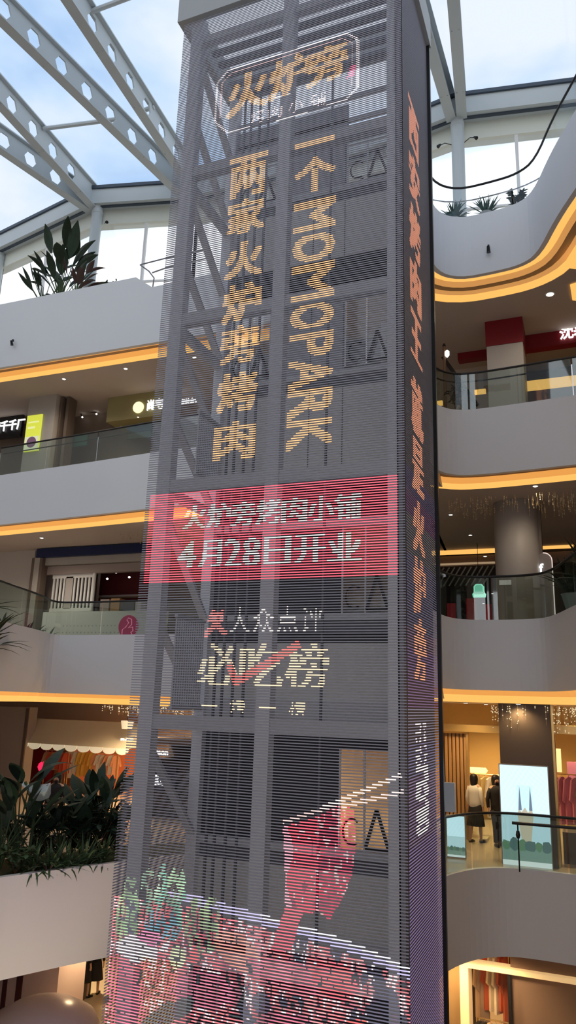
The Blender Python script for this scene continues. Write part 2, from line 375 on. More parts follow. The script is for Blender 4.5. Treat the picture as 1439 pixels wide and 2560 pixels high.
#%%TOWER
# ================================================================= LIFT TOWER WITH LED LOUVRE SCREENS
TX0, TX1, TY0, TY1 = -6.60, -2.30, 10.0, 12.15
TZ0, TZ1 = -5.6, 12.80
tw = thing('lift_tower', (-4.45, 11.0, -8.2), 'tall grey steel lift tower wrapped in glowing LED louvre screens', 'lift tower')
def tb(b, name, m=None, fix=True, lab=None):
    o = b.build(name, m, fix=fix); o.parent = tw; o.matrix_parent_inverse = Matrix.Translation((4.45, -11.0, 8.2))
    if lab: o['label'] = lab
    return o
for x0, x1, y0 in ((-6.46, -6.22, 10.06), (-5.22, -5.0, 10.06), (-2.58, -2.42, 10.06), (-6.56, -6.36, 11.95), (-2.6, -2.4, 11.95)):
    if x0 == -5.22: x0, x1 = -4.52, -4.30
    tb(MB().box((x0, y0, -8.2), (x1, y0+.2, 12.9)), 'column', M_TOWER)
for z in (9.38, 6.38, 3.38, -.34, -3.4):
    tb(MB().box((-6.3, 10.10, z-.10), (-2.5, 10.26, z+.10)), 'crossbeam', M_TBEAM)
    tb(MB().box((-6.53, 10.2, z-.08), (-6.40, 12.0, z+.08)), 'side_beam', M_TBEAM)
tb(MB().box((-6.3, 10.10, 12.3), (-2.5, 10.26, 12.45)), 'crossbeam', M_TBEAM)
for i, (za, zb) in enumerate(((12.5, 11.1), (11.0, 9.6), (9.3, 7.9), (7.9, 6.5), (6.3, 4.9), (4.9, 3.5), (3.2, 1.4), (1.4, -.2), (-.5, -2.2))):
    ya, yb = (10.2, 12.0) if i % 2 == 0 else (10.2, 12.0)
    tb(MB().bar((-6.47, ya, za), (-6.47, yb, zb), .06, .14, up=(1, 0, 0)), 'diagonal_brace', M_TBEAM)
# roof frame and header of the shaft
hd = MB(); hd.box((-6.72, 9.93, 12.80), (-2.22, 10.08, 13.5)); hd.box((-6.72, 12.05, 12.80), (-2.22, 12.2, 13.5)); hd.box((-6.72, 10.08, 12.80), (-6.57, 12.05, 13.5)); hd.box((-2.37, 10.08, 12.8), (-2.22, 12.05, 13.5))
tb(hd, 'header', M_HEAD)
tb(MB().box((-2.44, 10.06, -8.2), (-2.36, 12.12, 12.8)), 'side_cladding', mat('side_cladding_grey', (.30, .29, .34), .5))
tb(MB().box((-2.30, 12.12, -8.2), (-2.24, 12.2, 12.8)), 'edge_trim', M_BLACK)
# rear wall: per storey a glazed lift door bay, beam, pale spandrel panel, dark louvre
rw = MB(); X0, X1, Y = -6.36, -2.6, 12.1
def rbox(x0, x1, z0, z1, m, y0=Y, d=.05): rw.box((x0, y0, z0), (x1, y0+d, z1), m)
M_SP = mat('spandrel_grey', (.80, .79, .76), .5); M_VOID = mat('shaft_dark', (.03, .03, .04), .5); M_LV = mat('louvre_black', (.03, .03, .035), .5)
for zt in (11.25, 7.55, 3.0, -.7):
    z0w, z1w = (zt-1.28, zt) if zt > 8 else ((zt-1.55, zt) if zt > 4 else (zt-1.5, zt))
    for (a, b) in (((-6.36, -6.3), (-5.42, -3.92), (-3.06, -2.6)) if zt > 4 else ((-6.36, -3.92), (-3.06, -2.6))): rbox(a, b, z0w, z1w, M_TPAN if zt > 4 else M_VOID)
    rbox(X0, X1, z0w-.12, z0w, M_TBEAM, Y-.04, .12); rbox(X0, X1, z0w-.34, z0w-.12, M_TDARK)
    zn = {11.25: 7.55, 7.55: 3.0, 3.0: -.7, -.7: -8.2}[zt]
    if zt > 8:
        rbox(X0, X1, 8.40, z0w-.34, M_SP); 
        for k in range(9): rbox(X0, X1, 7.74+k*.07, 7.775+k*.07, M_LV, Y-.02, .09)
        rbox(X0, X1, 7.72, 8.4, M_TDARK, Y+.05, .02); rbox(X0, X1, 7.55, 7.72, M_TBEAM, Y-.06, .12)
    elif zt > 4:
        rbox(X0, X1, 3.9, z0w-.34, M_SP)
        for k in range(9): rbox(X0, X1, 3.22+k*.07, 3.255+k*.07, M_LV, Y-.02, .09)
        rbox(X0, X1, 3.15, 3.9, M_TDARK, Y+.05, .02); rbox(X0, X1, 3.0, 3.15, M_TBEAM, Y-.06, .12)
    elif zt > 0:
        rbox(X0, X1, 1.0, z0w-.34, M_VOID); rbox(X0, X1, .05, 1.0, M_SP); rbox(X0, X1, -.45, .05, M_TBEAM, Y-.05, .1); rbox(X0, X1, zn, -.45, M_VOID)
    else:
        rbox(X0, X1, -3.5, z0w-.34, M_SP); rbox(X0, X1, -3.75, -3.5, M_TBEAM, Y-.05, .1); rbox(X0, X1, -5.2, -3.75, M_VOID)
rbox(X0, X1, -8.2, -5.2, M_TPAN)
for (z0, z1) in ((11.25, 11.9),): rbox(X0, -3.9, z0, z1, M_TPAN)
rbox(X0, X1, 12.0, 12.12, M_TBEAM); rbox(X0, X1, 11.45, 11.55, M_TBEAM)
for x in (-5.4, -4.6, -3.95): rbox(x, x+.015, 3.2, 11.2, M_TDARK, Y-.01, .02)
tb(rw, 'rear_wall', None)
# top slats of the machine room ceiling
mr_ = MB()
for k in range(6): mr_.box((-6.3, 10.3+k*.28, 12.52), (-2.6, 10.42+k*.28, 12.6))
tb(mr_, 'ceiling_grille', M_TDARK)
M_LG = mat('door_letter_black', (.01, .01, .012), .4)
for zt, gl in ((11.25, 'a'), (7.55, 'b'), (3.0, 'c'), (-.7, 'd')):
    z0w = zt-1.28 if zt > 8 else zt-1.5
    for xa, xb in (((-6.30, -5.42), (-3.92, -3.06)) if zt > 4 else ((-3.92, -3.06),)):
        p = tb(MB().box((xa, Y+.02, z0w), (xb, Y+.035, zt)), 'door_pane', G_SHOP)
        fr = MB()
        for x in (xa+.02, (xa+xb)/2, xb-.02): fr.box((x-.014, Y-.01, z0w), (x+.014, Y+.02, zt))
        for k in (.35, .7): fr.box((xa, Y-.01, z0w+(zt-z0w)*k), (xb, Y+.015, z0w+(zt-z0w)*k+.02)) if zt > 8 else None
        f_ = fr.build('door_frame', M_CHROME if zt > 4 and zt < 8 else M_TOWER); f_.parent = p
        t = MB(); zb_ = z0w+.05
        t.bar((xb-.40, Y-.03, zb_), (xb-.22, Y-.03, zb_+.58), .03, .05); t.bar((xb-.22, Y-.03, zb_+.58), (xb-.03, Y-.03, zb_), .03, .05)
        t.bar((xb-.40, Y-.03, zb_), (xb-.03, Y-.03, zb_), .03, .04)
        pts = [(xb-.62+.15*math.cos(a), Y-.03, zb_+.22+.19*math.sin(a)) for a in np.linspace(.9, 5.3, 12)]; t.tube(pts, .018, 6)
        t_ = t.build('door_lettering', M_LG); t_.parent = p
# lift guide rails, cables and the perforated cable ladder in the left bay
for k, x in enumerate((-6.1, -5.95, -5.75, -5.55, -4.15, -2.75)):
    tb(MB().box((x, 11.75, -8.2), (x+.035, 11.8, 12.5)), 'guide_rail', M_TDARK)
for z0, z1, xa, ya, yb in ((3.9, 5.0, -6.3, 11.0, 11.8), (-.1, 1.3, -6.3, 10.7, 11.6)):
    cl = MB()
    for k in range(13):
        y = ya+(yb-ya)*k/12; cl.box((xa, y, z0), (xa+.03, y+.03, z1))
    cl.box((xa-.01, ya-.03, z1), (xa+.05, yb+.05, z1+.06)); cl.box((xa-.01, ya-.03, z0-.06), (xa+.05, yb+.05, z0))
    tb(cl, 'cable_ladder', mat('pale_metal', (.55, .56, .6), .4))

# ---- the pictures the LED rows show
PIT = .0385; NR = int((TZ1-TZ0)/PIT); 
def canvas(L, cw): return np.zeros((NR, int(round(L/cw)), 3))
CWF, CWS = .02, .03
FR = canvas(TX1-TX0, CWF); SD = canvas(TY1-TY0, CWS)
ZR = TZ0+(np.arange(NR)+.5)*PIT
XC = TX0+(np.arange(FR.shape[1])+.5)*CWF; YC = TY0+(np.arange(SD.shape[1])+.5)*CWS
def paint_glyph(img, axis, s, box, col, bold=.02, rot=0, shear=0, wob=0):
    v, f = glyphs(s, 0, 0, 1.0, rot); x0, x1, z0, z1 = box
    P = np.stack([x0+v[:, 0]*(x1-x0), z0+v[:, 1]*(z1-z0)+shear*(v[:, 0]-.5)*(x1-x0)], 1)
    ZZ, XX = np.meshgrid(ZR, axis, indexing='ij'); M = np.zeros(ZZ.shape, bool)
    cw = axis[1]-axis[0]
    for t in f:
        a, b, c = P[t[0]], P[t[1]], P[t[2]]
        i0 = np.searchsorted(axis, min(a[0], b[0], c[0])-cw); i1 = np.searchsorted(axis, max(a[0], b[0], c[0])+cw)
        j0 = np.searchsorted(ZR, min(a[1], b[1], c[1])-PIT); j1 = np.searchsorted(ZR, max(a[1], b[1], c[1])+PIT)
        if i1 <= i0 or j1 <= j0: continue
        X = XX[j0:j1, i0:i1]; Z = ZZ[j0:j1, i0:i1]
        d = (b[0]-a[0])*(c[1]-a[1])-(b[1]-a[1])*(c[0]-a[0])
        if abs(d) < 1e-12: continue
        s_ = ((X-a[0])*(c[1]-a[1])-(Z-a[1])*(c[0]-a[0]))/d; t_ = ((b[0]-a[0])*(Z-a[1])-(b[1]-a[1])*(X-a[0]))/d
        M[j0:j1, i0:i1] |= (s_ >= -1e-6) & (t_ >= -1e-6) & (s_+t_ <= 1+1e-6)
    k = int(round(bold*50)); D = M.copy()
    for i in range(1, k+1): D[:, i:] |= M[:, :-i]
    M = D
    if bold >= .05: D = M.copy(); D[1:] |= M[:-1]; M = D
    img[M] = col
def paint_poly(img, axis, poly, col):
    ZZ, XX = np.meshgrid(ZR, axis, indexing='ij'); M = np.zeros(ZZ.shape, bool); n = len(poly)
    for i in range(n):
        (x0, z0), (x1, z1) = poly[i], poly[(i+1) % n]
        if z0 == z1: continue
        c = ((z0 > ZZ) != (z1 > ZZ)) & (XX < (x1-x0)*(ZZ-z0)/(z1-z0)+x0); M ^= c
    img[M] = col; return M
def paint_line(img, axis, a, b, th, col):
    d = Vector((b[0]-a[0], b[1]-a[1])).normalized()*th/2
    paint_poly(img, axis, [(a[0]-d.y, a[1]+d.x), (b[0]-d.y, b[1]+d.x), (b[0]+d.y, b[1]-d.x), (a[0]+d.y, a[1]-d.x)], col)
OR = (.95, .47, .14); ORS = (.95, .34, .16); WH = (.95, .88, .85); RD = (1.0, .045, .075); CR = (.95, .70, .42)
# top plaque
o = [(-5.78, 10.25), (-5.78, 11.12), (-5.55, 11.33), (-3.28, 11.33), (-3.07, 11.12), (-3.07, 10.12), (-3.28, 9.93), (-3.62, 9.93)]
o2 = [(-5.07+.02, 9.93), (-5.5, 9.93), (-5.78, 10.25)]
for path in (o, o2):
    for a, b in zip(path[:-1], path[1:]): paint_line(FR, XC, a, b, .045, (.85, .72, .72))
ins = [(-5.68, 10.3), (-5.68, 11.08), (-5.5, 11.23), (-3.33, 11.23), (-3.17, 11.08), (-3.17, 10.18)]
for a, b in zip(ins[:-1], ins[1:]): paint_line(FR, XC, a, b, .03, (.55, .33, .28))
paint_line(FR, XC, (-4.55, 9.9), (-3.95, 9.9), .04, WH); paint_line(FR, XC, (-4.6, 10.38), (-4.3, 10.38), .04, WH)
for ch, bx in (('火', (-5.56, -4.78, 10.27, 11.10)), ('炉', (-4.74, -3.98, 10.38, 11.16)), ('旁', (-4.00, -3.30, 10.42, 11.16))):
    paint_glyph(FR, XC, ch, bx, OR, .055, shear=.10)
for ch, x in (('烤', -5.05), ('肉', -4.72), ('小', -4.32), ('铺', -3.9)): paint_glyph(FR, XC, ch, (x, x+.27, 9.97, 10.24), (1, .72, .66), .0)
paint_poly(FR, XC, [(-3.27, 10.35), (-3.2, 10.62), (-3.1, 10.6), (-3.12, 10.4)], (.85, .1, .2))
for ch, z0, z1 in (('两', 8.48, 9.30), ('家', 7.76, 8.40), ('火', 6.9, 7.56), ('炉', 6.08, 6.76), ('旁', 5.34, 5.98), ('烤', 4.5, 5.13), ('肉', 3.68, 4.31)):
    paint_glyph(FR, XC, ch, (-5.41, -4.74, z0, z1), OR, .065)
paint_poly(FR, XC, [(-4.17, 9.17), (-3.45, 9.17), (-3.45, 9.31), (-4.17, 9.31)], OR)
paint_glyph(FR, XC, '个', (-4.17, -3.49, 8.26, 8.9), OR, .065)
for ch, z0, z1 in (('M', 7.53, 8.05), ('O', 6.95, 7.43), ('M', 6.25, 6.87), ('O', 5.74, 6.16), ('P', 5.26, 5.64), ('A', 4.72, 5.19), ('R', 4.23, 4.68), ('K', 3.72, 4.19)):
    paint_glyph(FR, XC, ch, (-4.16, -3.48, z0, z1), OR, .055, rot=1)
# red banner
paint_poly(FR, XC, [(-6.52, 1.75), (-2.42, 1.75), (-2.42, 3.23), (-6.52, 3.23)], RD)
n_ = 7
for k, ch in enumerate('火炉旁烤肉小铺'):
    x = -5.88+k*.42; paint_glyph(FR, XC, ch, (x, x+.38, 2.60, 2.99), (.85, .72, .66), .03)
for ch, a, b in (('4', 0, .28), ('月', .36, .72), ('2', .80, 1.06), ('8', 1.12, 1.38), ('日', 1.47, 1.86), ('开', 1.96, 2.40), ('业', 2.48, 2.95)):
    paint_glyph(FR, XC, ch, (-5.93+a, -5.93+b, 1.97, 2.40), (.88, .78, .74), .035)
# review-list mark
paint_glyph(FR, XC, '人', (-5.40, -5.02, .92, 1.26), (.9, .22, .16), .05); paint_poly(FR, XC, [(-5.35, 1.14), (-5.08, 1.14), (-5.08, 1.34), (-5.18, 1.26), (-5.24, 1.36), (-5.31, 1.25)], (.9, .22, .16))
for k, ch in enumerate('大众点评'): paint_glyph(FR, XC, ch, (-4.97+k*.38, -4.64+k*.38, .97, 1.35), (.85, .74, .66), .0)
for ch, a, b in (('必', -5.46, -4.84), ('吃', -4.78, -4.12), ('榜', -4.06, -3.45)): paint_glyph(FR, XC, ch, (a, b, .2, .82), CR, .03)
paint_line(FR, XC, (-4.95, .52), (-4.80, .24), .12, (.9, .12, .1)); paint_line(FR, XC, (-4.83, .26), (-3.84, .82), .12, (.9, .12, .1))
for k, ch in enumerate('一烤一榜'): paint_glyph(FR, XC, ch, (-5.36+k*.46, -5.1+k*.46, (-.05 if ch != '一' else -.09), (.12 if ch != '一' else -.06)) if ch == '一' else (-5.36+k*.46, -5.12+k*.46, -.18, .04), CR, .01)
# food film at the foot of the screen
def vnoise(shape, cell, seed):
    r = np.random.default_rng(seed); h = shape[0]//cell+2; w_ = shape[1]//cell+2; g = r.random((h, w_))
    y = np.arange(shape[0])/cell; x = np.arange(shape[1])/cell; yi = y.astype(int); xi = x.astype(int); fy = (y-yi)[:, None]; fx = (x-xi)[None]
    return (g[yi][:, xi]*(1-fy)*(1-fx)+g[yi+1][:, xi]*fy*(1-fx)+g[yi][:, xi+1]*(1-fy)*fx+g[yi+1][:, xi+1]*fy*fx)
ZZ, XX = np.meshgrid(ZR, XC, indexing='ij'); S = ZZ.shape
n1, n2, n3 = vnoise(S, 12, 1), vnoise(S, 5, 2), vnoise(S, 2, 3)
rim = -2.60-.115*np.maximum(0, XX+5.3)-.035*np.maximum(0, XX+3.6)**2*2.2
spark = (rng.random(S) > .35)
food = (ZZ < rim-.16)
A = np.zeros(S+(3,))
red = np.stack([.45+.75*n2*n1*1.4, .05+.38*(n3*n2), .08+.34*(n3*n2)], -1)
dark = (n1*.6+n2*.4 < .36)
A[:] = red; A[dark] = (.05, .04, .10); A[(n3 > .66) & spark] = (1.1, .85, .9)
k = food & ((n3 > .18) | dark); FR[k] = A[k]*(.55+.6*n2[k])[:, None]
def ell(cx, cz, rx, rz, col, tex=.5, keep=0, rot=0.0):
    ca, sa = math.cos(rot), math.sin(rot); u = ((XX-cx)*ca+(ZZ-cz)*sa)/rx; v = (-(XX-cx)*sa+(ZZ-cz)*ca)/rz
    M = (u*u+v*v+(n2-.5)*.7 < 1) & (n3 > keep); FR[M] = np.array(col)*(1-tex+tex*1.7*n2[M])[:, None]
k = (ZZ < rim) & (ZZ > rim-.13) & (XX > -5.75); FR[k] = (.50, .46, .78)
k = (ZZ < rim) & (ZZ > rim-.05) & (XX > -4.3); FR[k] = (.85, .82, .98)
for cx, cz, rx, rz, c in ((-6.35, -2.95, .2, .45, (.30, .50, .22)), (-5.75, -2.75, .35, .48, (.16, .42, .30)), (-5.60, -2.50, .16, .22, (.35, .62, .35)), (-5.98, -2.55, .18, .2, (.4, .68, .45)), (-5.15, -2.95, .28, .38, (.30, .42, .20)), (-5.8, -3.05, .3, .2, (.10, .30, .38))):
    ell(cx, cz, rx, rz, c, .8, .42)
ell(-6.15, -3.38, .33, .17, (.92, .80, .84), .25, .1); ell(-5.95, -3.22, .2, .1, (.8, .2, .38), .3, .1)
ell(-5.5, -3.42, .12, .14, (.72, .75, .42), .4, .1); ell(-5.25, -3.35, .07, .09, (.9, .08, .10), .2)
for cx, cz, rx, rz, c, r_ in ((-4.6, -3.2, .38, .2, (.95, .30, .22), -.4), (-3.9, -3.4, .55, .18, (.85, .16, .22), -.1), (-3.25, -3.35, .32, .22, (.95, .10, .12), 0), (-2.95, -3.95, .22, .22, (1.0, .10, .08), 0), (-6.3, -4.0, .32, .5, (.85, .12, .2), .4), (-5.1, -3.75, .5, .22, (.75, .15, .24), .1), (-3.85, -4.0, .45, .2, (.7, .12, .2), .1)):
    ell(cx, cz, rx, rz, c, .6, .12, r_)
ell(-2.93, -3.92, .07, .06, (1, .55, .2), .2); ell(-4.25, -3.75, .14, .12, (.10, .07, .12), .3); ell(-2.62, -3.6, .2, .3, (.06, .05, .09), .3)
ell(-5.6, -4.1, .45, .12, (.10, .08, .10), .3, 0, .5)
# strip of raw meat lifted by tongs
M = paint_poly(FR, XC, [(-4.02, -1.62), (-3.6, -1.48), (-3.2, -1.28), (-3.03, -1.32), (-2.99, -1.72), (-3.05, -2.15), (-3.2, -2.45), (-3.33, -2.68), (-3.5, -2.60), (-3.72, -2.66), (-3.86, -2.74), (-3.95, -2.55), (-3.98, -2.0)], (.88, .05, .10))
k = M & (XX > -3.50); FR[k] = np.stack([.30+.6*n3[k]*n2[k]*1.8, .02+.3*(n3[k] > .7), .05+.3*(n3[k] > .7)], -1)
k = M & (n2 < .22); FR[k] = (.35, .02, .05); k = M & (n3 > .85); FR[k] = (.95, .45, .5)
k = M & (XX < -3.9+.05*np.sin(ZZ*9)); FR[k] = (.95, .35, .42)
paint_poly(FR, XC, [(-3.95, -2.6), (-3.7, -2.6), (-3.85, -3.1), (-4.15, -3.15)], (.9, .07, .12))
paint_line(FR, XC, (-4.02, -1.56), (-3.2, -1.26), .05, (.75, .55, .50)); paint_line(FR, XC, (-3.5, -1.36), (-2.40, -.86), .06, (.85, .70, .66)); paint_line(FR, XC, (-3.2, -1.30), (-2.36, -1.06), .06, (.75, .62, .60))
# side screen
for ch, z0, z1 in (('西', 9.25, 10.15), ('安', 8.25, 9.1), ('烤', 7.22, 8.08), ('肉', 6.25, 7.1), ('王', 5.32, 6.1), ('就', 4.05, 4.95), ('是', 3.12, 3.95), ('火', 2.2, 3.0), ('炉', 1.3, 2.1), ('旁', .35, 1.2)):
    paint_glyph(SD, YC, ch, (10.42, 11.16, z0, z1), ORS, .07)
for s_, a, b, z0, z1 in (('momo', 10.45, 10.80, -.78, -.22), ('park', 10.93, 11.2, -.78, -.22), ('momo', 10.42, 11.2, -1.68, -.83)):
    paint_glyph(SD, YC, s_, (a, b, z0, z1), (1.0, .9, 1.0), .06 if z1 < -.8 else .025, rot=1)
DSP = np.zeros((NR, SD.shape[1], 3))
k = ZR < -1.2; DSP[k] = (.25, .16, 1.0); DSP[(ZR < -3.9)] = (.7, .15, .6)
# faint purple standby glow in the lower part of the side screen
base = np.zeros(NR); base[:] = np.clip((4.0-ZR)/6, 0, 1)*.17
lowk = (SD.sum(-1) == 0); SD[lowk] = (np.stack([.75*base, .55*base, 1.15*base], -1)[:, None, :]*np.ones((1, SD.shape[1], 1)))[lowk]

M_SLAT = bpy.data.materials.new('led_louvre'); M_SLAT.use_nodes = True; n_ = M_SLAT.node_tree; bs = n_.nodes['Principled BSDF']
bs.inputs['Base Color'].default_value = (.335, .335, .39, 1); bs.inputs['Roughness'].default_value = .5
at_ = n_.nodes.new('ShaderNodeAttribute'); at_.attribute_name = 'led'; n_.links.new(at_.outputs['Color'], bs.inputs['Emission Color']); bs.inputs['Emission Strength'].default_value = 1.3
SH, SDp = .0150, .010
def louvres(name, img, P0, DX, NRM, cw):   # P0 start of the row, DX run direction, NRM outward
    V = []; F = []; C = []
    P0 = np.array(P0, float); DX = np.array(DX, float); NRM = np.array(NRM, float); ncol = img.shape[1]; Lr = ncol*cw
    q = np.round(img*24)/24
    for r in range(NR):
        z = TZ0+(r+.5)*PIT; row = q[r]
        br = [0]+[c for c in range(1, ncol) if np.any(row[c] != row[c-1])]+[ncol]
        zb_, zt_ = z-SH/2, z+SH/2; b = len(V)
        f0 = P0; f1 = P0+DX*Lr; k0 = P0-NRM*SDp; k1 = f1-NRM*SDp
        for p, zz in ((f0, zb_), (f1, zb_), (f1, zt_), (f0, zt_), (k0, zb_), (k1, zb_), (k1, zt_), (k0, zt_)): V.append((p[0], p[1], zz))
        for f in ((4, 7, 6, 5), (0, 4, 5, 1), (3, 2, 6, 7), (0, 3, 7, 4), (1, 5, 6, 2)): F.append(tuple(b+i for i in f)); C.append((0, 0, 0, 1))
        for a, c in zip(br[:-1], br[1:]):
            p = P0+DX*a*cw; s = P0+DX*c*cw; b = len(V)
            V += [(p[0], p[1], zb_), (s[0], s[1], zb_), (s[0], s[1], zt_), (p[0], p[1], zt_)]; F.append((b, b+1, b+2, b+3)); C.append((*row[a], 1))
    me = bpy.data.meshes.new(name); me.from_pydata(V, [], F); me.materials.append(M_SLAT)
    at = me.attributes.new('led', 'FLOAT_COLOR', 'FACE'); at.data.foreach_set('color', np.array(C, dtype=np.float32).ravel())
    o = bpy.data.objects.new(name, me); COL.objects.link(o); o.parent = tw; o.matrix_parent_inverse = Matrix.Translation((4.45, -11.0, 8.2)); return o
o = louvres('front_screen', FR, (TX0, TY0, 0), (1, 0, 0), (0, -1, 0), CWF); o['label'] = 'front LED louvre screen with orange text, red banner and food film'
o = louvres('side_screen', SD, (TX1, TY0, 0), (0, 1, 0), (1, 0, 0), CWS); o['label'] = 'side LED louvre screen with a vertical orange line of text'
# the screen on the hidden left flank only covers the lowest storey
_nr, _t0 = NR, TZ0; NR = int((-1.2-TZ0)/PIT)
o = louvres('side_screen', DSP[:NR], (TX0, TY1-.05, 0), (0, -1, 0), (-1, 0, 0), CWS); NR = _nr
#%%INTERIORS
# ================================================================= SHARED BUILDERS
def subpath(path, x0, x1, off, y0=12.6):
    q = offset(path, off); return [p for p in q if x0 <= p[0] <= x1 and p[1] >= y0]
def railing(path, z, h, label, step=1.6, rail=True, inner=None, group=None, gm=None):
    c = path[len(path)//2]; t = thing('glass_railing', (c[0], c[1], z), label, 'railing', group)
    def sh(o): o.parent = t; o.matrix_parent_inverse = Matrix.Translation((-c[0], -c[1], -z)); return o
    L = [0]
    for a, b in zip(path[:-1], path[1:]): L.append(L[-1]+math.hypot(b[0]-a[0], b[1]-a[1]))
    def at(s):
        for i in range(len(L)-1):
            if s <= L[i+1]: k = (s-L[i])/max(1e-6, L[i+1]-L[i]); return (path[i][0]*(1-k)+path[i+1][0]*k, path[i][1]*(1-k)+path[i+1][1]*k)
        return path[-1]
    n = max(1, round(L[-1]/step)); st = L[-1]/n
    for i in range(n):
        sub = [at(i*st+.02)]+[p for p, l in zip(path, L) if i*st+.05 < l < (i+1)*st-.05]+[at((i+1)*st-.02)]
        sh(MB().ribbon(sub, z, z+h, .015).build('glass_panel', gm or G_RAIL))
    if rail:
        sh(MB().tube([(x, y, z+h+.02) for x, y in path], .028, 8).build('handrail', M_BLACK))
    if inner:
        q = offset(path, .12); sh(MB().tube([(x, y, z+inner) for x, y in q], .02, 8).build('handrail', M_BLACK))
        for i in range(0, n+1, 2):
            p = at(min(i*st, L[-1])); sh(MB().box((p[0]-.015, p[1]+.02, z), (p[0]+.015, p[1]+.06, z+inner)).build('post', M_CHROME))
    return t
def leaf(b, base, az, el, L, W, droop=.6, n=6, m=None, fold=.25, tip=1.0):
    p = Vector(base); d = Vector((math.cos(az)*math.cos(el), math.sin(az)*math.cos(el), math.sin(el))); pts = []
    for i in range(n+1):
        t = i/n; side = Vector((-math.sin(az), math.cos(az), 0)); wv = W*math.sin(math.pi*min(1, (t*.92+.06))**tip)*.5
        up = side.cross(d).normalized(); pts.append((p-side*wv-up*wv*-fold, p.copy(), p+side*wv-up*wv*-fold))
        p = p+d*L/n; d = (d+Vector((0, 0, -droop/n))).normalized()
    k = b._m(m); o = len(b.v)
    for q in pts: b.v += [tuple(v) for v in q]
    for i in range(n):
        for j in (0, 1): b.f.append((o+3*i+j, o+3*i+j+1, o+3*i+4+j, o+3*i+3+j)); b.m.append(k)
def banana_plant(loc, h, n, seed, label, group=None, mat_=None, wide=.3):
    r = random.Random(seed); t = thing('broad_leaf_plant', loc, label, 'plant', group)
    st = MB(); fo = MB()
    for i in range(n):
        a = r.uniform(0, 6.28); hh = h*r.uniform(.35, .8); sp = r.uniform(.05, .28)*h
        q = [(0, 0, 0), (math.cos(a)*sp*.3, math.sin(a)*sp*.3, hh*.5), (math.cos(a)*sp, math.sin(a)*sp, hh)]
        st.tube(q, [.022, .016, .01], 6); leaf(fo, q[-1], a, r.uniform(.7, 1.35), h*r.uniform(.32, .5), wide*h*r.uniform(.3, .5), r.uniform(.4, 1.5), 7)
    s_ = st.build('stem', M_GREEN2); s_.parent = t; f_ = fo.build('foliage', mat_ or M_GREEN, fix=False); f_.parent = t; return t
def spiky_plant(loc, h, n, seed, label, group=None, mat_=None, w_=.05, droop=1.2, pot=None, lo=.3, hi=1.4):
    r = random.Random(seed); t = thing('spiky_plant' if not pot else 'potted_plant', loc, label, 'plant', group); z = 0
    if pot: p = MB().lathe([(pot*.7, 0), (pot, .28), (pot*1.05, .30), (pot*.95, .30), (pot*.9, .26)], n=20).build('pot', M_POT); p.parent = t; z = .27
    fo = MB()
    for i in range(n): leaf(fo, (r.uniform(-.05, .05), r.uniform(-.05, .05), z), r.uniform(0, 6.28), r.uniform(lo, hi), h*r.uniform(.7, 1.15), w_*r.uniform(.7, 1.3), droop*r.uniform(.5, 1.3), 5)
    f_ = fo.build('foliage', mat_ or M_GREEN3, fix=False); f_.parent = t; return t
def bushy_plant(loc, h, n, seed, label, group=None, mat_=None, pot=None, w_=.09, spread=.5):
    r = random.Random(seed); t = thing('bushy_plant' if not pot else 'potted_plant', loc, label, 'plant', group); z = 0
    if pot: p = MB().lathe([(pot*.7, 0), (pot, .28), (pot*1.05, .30), (pot*.95, .30), (pot*.9, .26)], n=20).build('pot', M_POT); p.parent = t; z = .27
    st = MB(); fo = MB()
    for i in range(max(4, n//14)):
        a = r.uniform(0, 6.28); q = [(0, 0, z), (math.cos(a)*spread*h*.3, math.sin(a)*spread*h*.3, z+h*.45), (math.cos(a)*spread*h*.6, math.sin(a)*spread*h*.6, z+h*r.uniform(.6, .9))]
        st.tube(q, [.012, .009, .005], 5)
        for k in range(14):
            u = r.uniform(.25, 1); p0 = Vector(q[1]).lerp(Vector(q[2]), u) if r.random() > .3 else Vector(q[0]).lerp(Vector(q[1]), u)
            leaf(fo, p0, r.uniform(0, 6.28), r.uniform(-.3, 1.0), h*r.uniform(.16, .32), w_*r.uniform(.7, 1.4)*h, r.uniform(.3, 1.2), 4)
    s_ = st.build('stem', M_STEM); s_.parent = t; f_ = fo.build('foliage', mat_ or M_GREEN, fix=False); f_.parent = t; return t
M_TRIMW = mat('lamp_trim', (.7, .68, .62), .4)
def downlight(p, label, energy=0, r=.055, col=(1, .84, .62), grp='ceiling downlights'):
    t = thing('downlight', p, label, 'downlight', grp)
    a = MB().lathe([(r*1.35, -.012), (r*1.35, .0), (r, .0), (r, -.012)], n=18).build('rim', M_TRIMW); a.parent = t
    b = MB().lathe([(r, -.014), (r*.96, -.02)], n=18).build('lamp', M_LED); b.parent = t
    if energy:
        l = bpy.data.lights.new('beam', 'SPOT'); l.energy = energy; l.color = col; l.spot_size = math.radians(150); l.spot_blend = .7; l.shadow_soft_size = .12
        o = bpy.data.objects.new('beam', l); COL.objects.link(o); o.location = (0, 0, -.06); o.parent = t
    return t
def slabbox(name, u0, v0, u1, v1, Y, d, m, label=None, cat=None, group=None, st=False, parent=None):
    a = PY(u0, v1, Y); b = PY(u1, v0, Y); c = PY(u0, v0, Y); e = PY(u1, v1, Y)
    x0 = (a.x+c.x)/2; x1 = (b.x+e.x)/2; z0 = (a.z+e.z)/2; z1 = (b.z+c.z)/2
    o = MB().box((x0, Y, z0), (x1, Y+d, z1)).build(name, m, parent)
    if st: struct(o)
    if label: tag(o, label, cat, group)
    return o, (x0, x1, z0, z1)

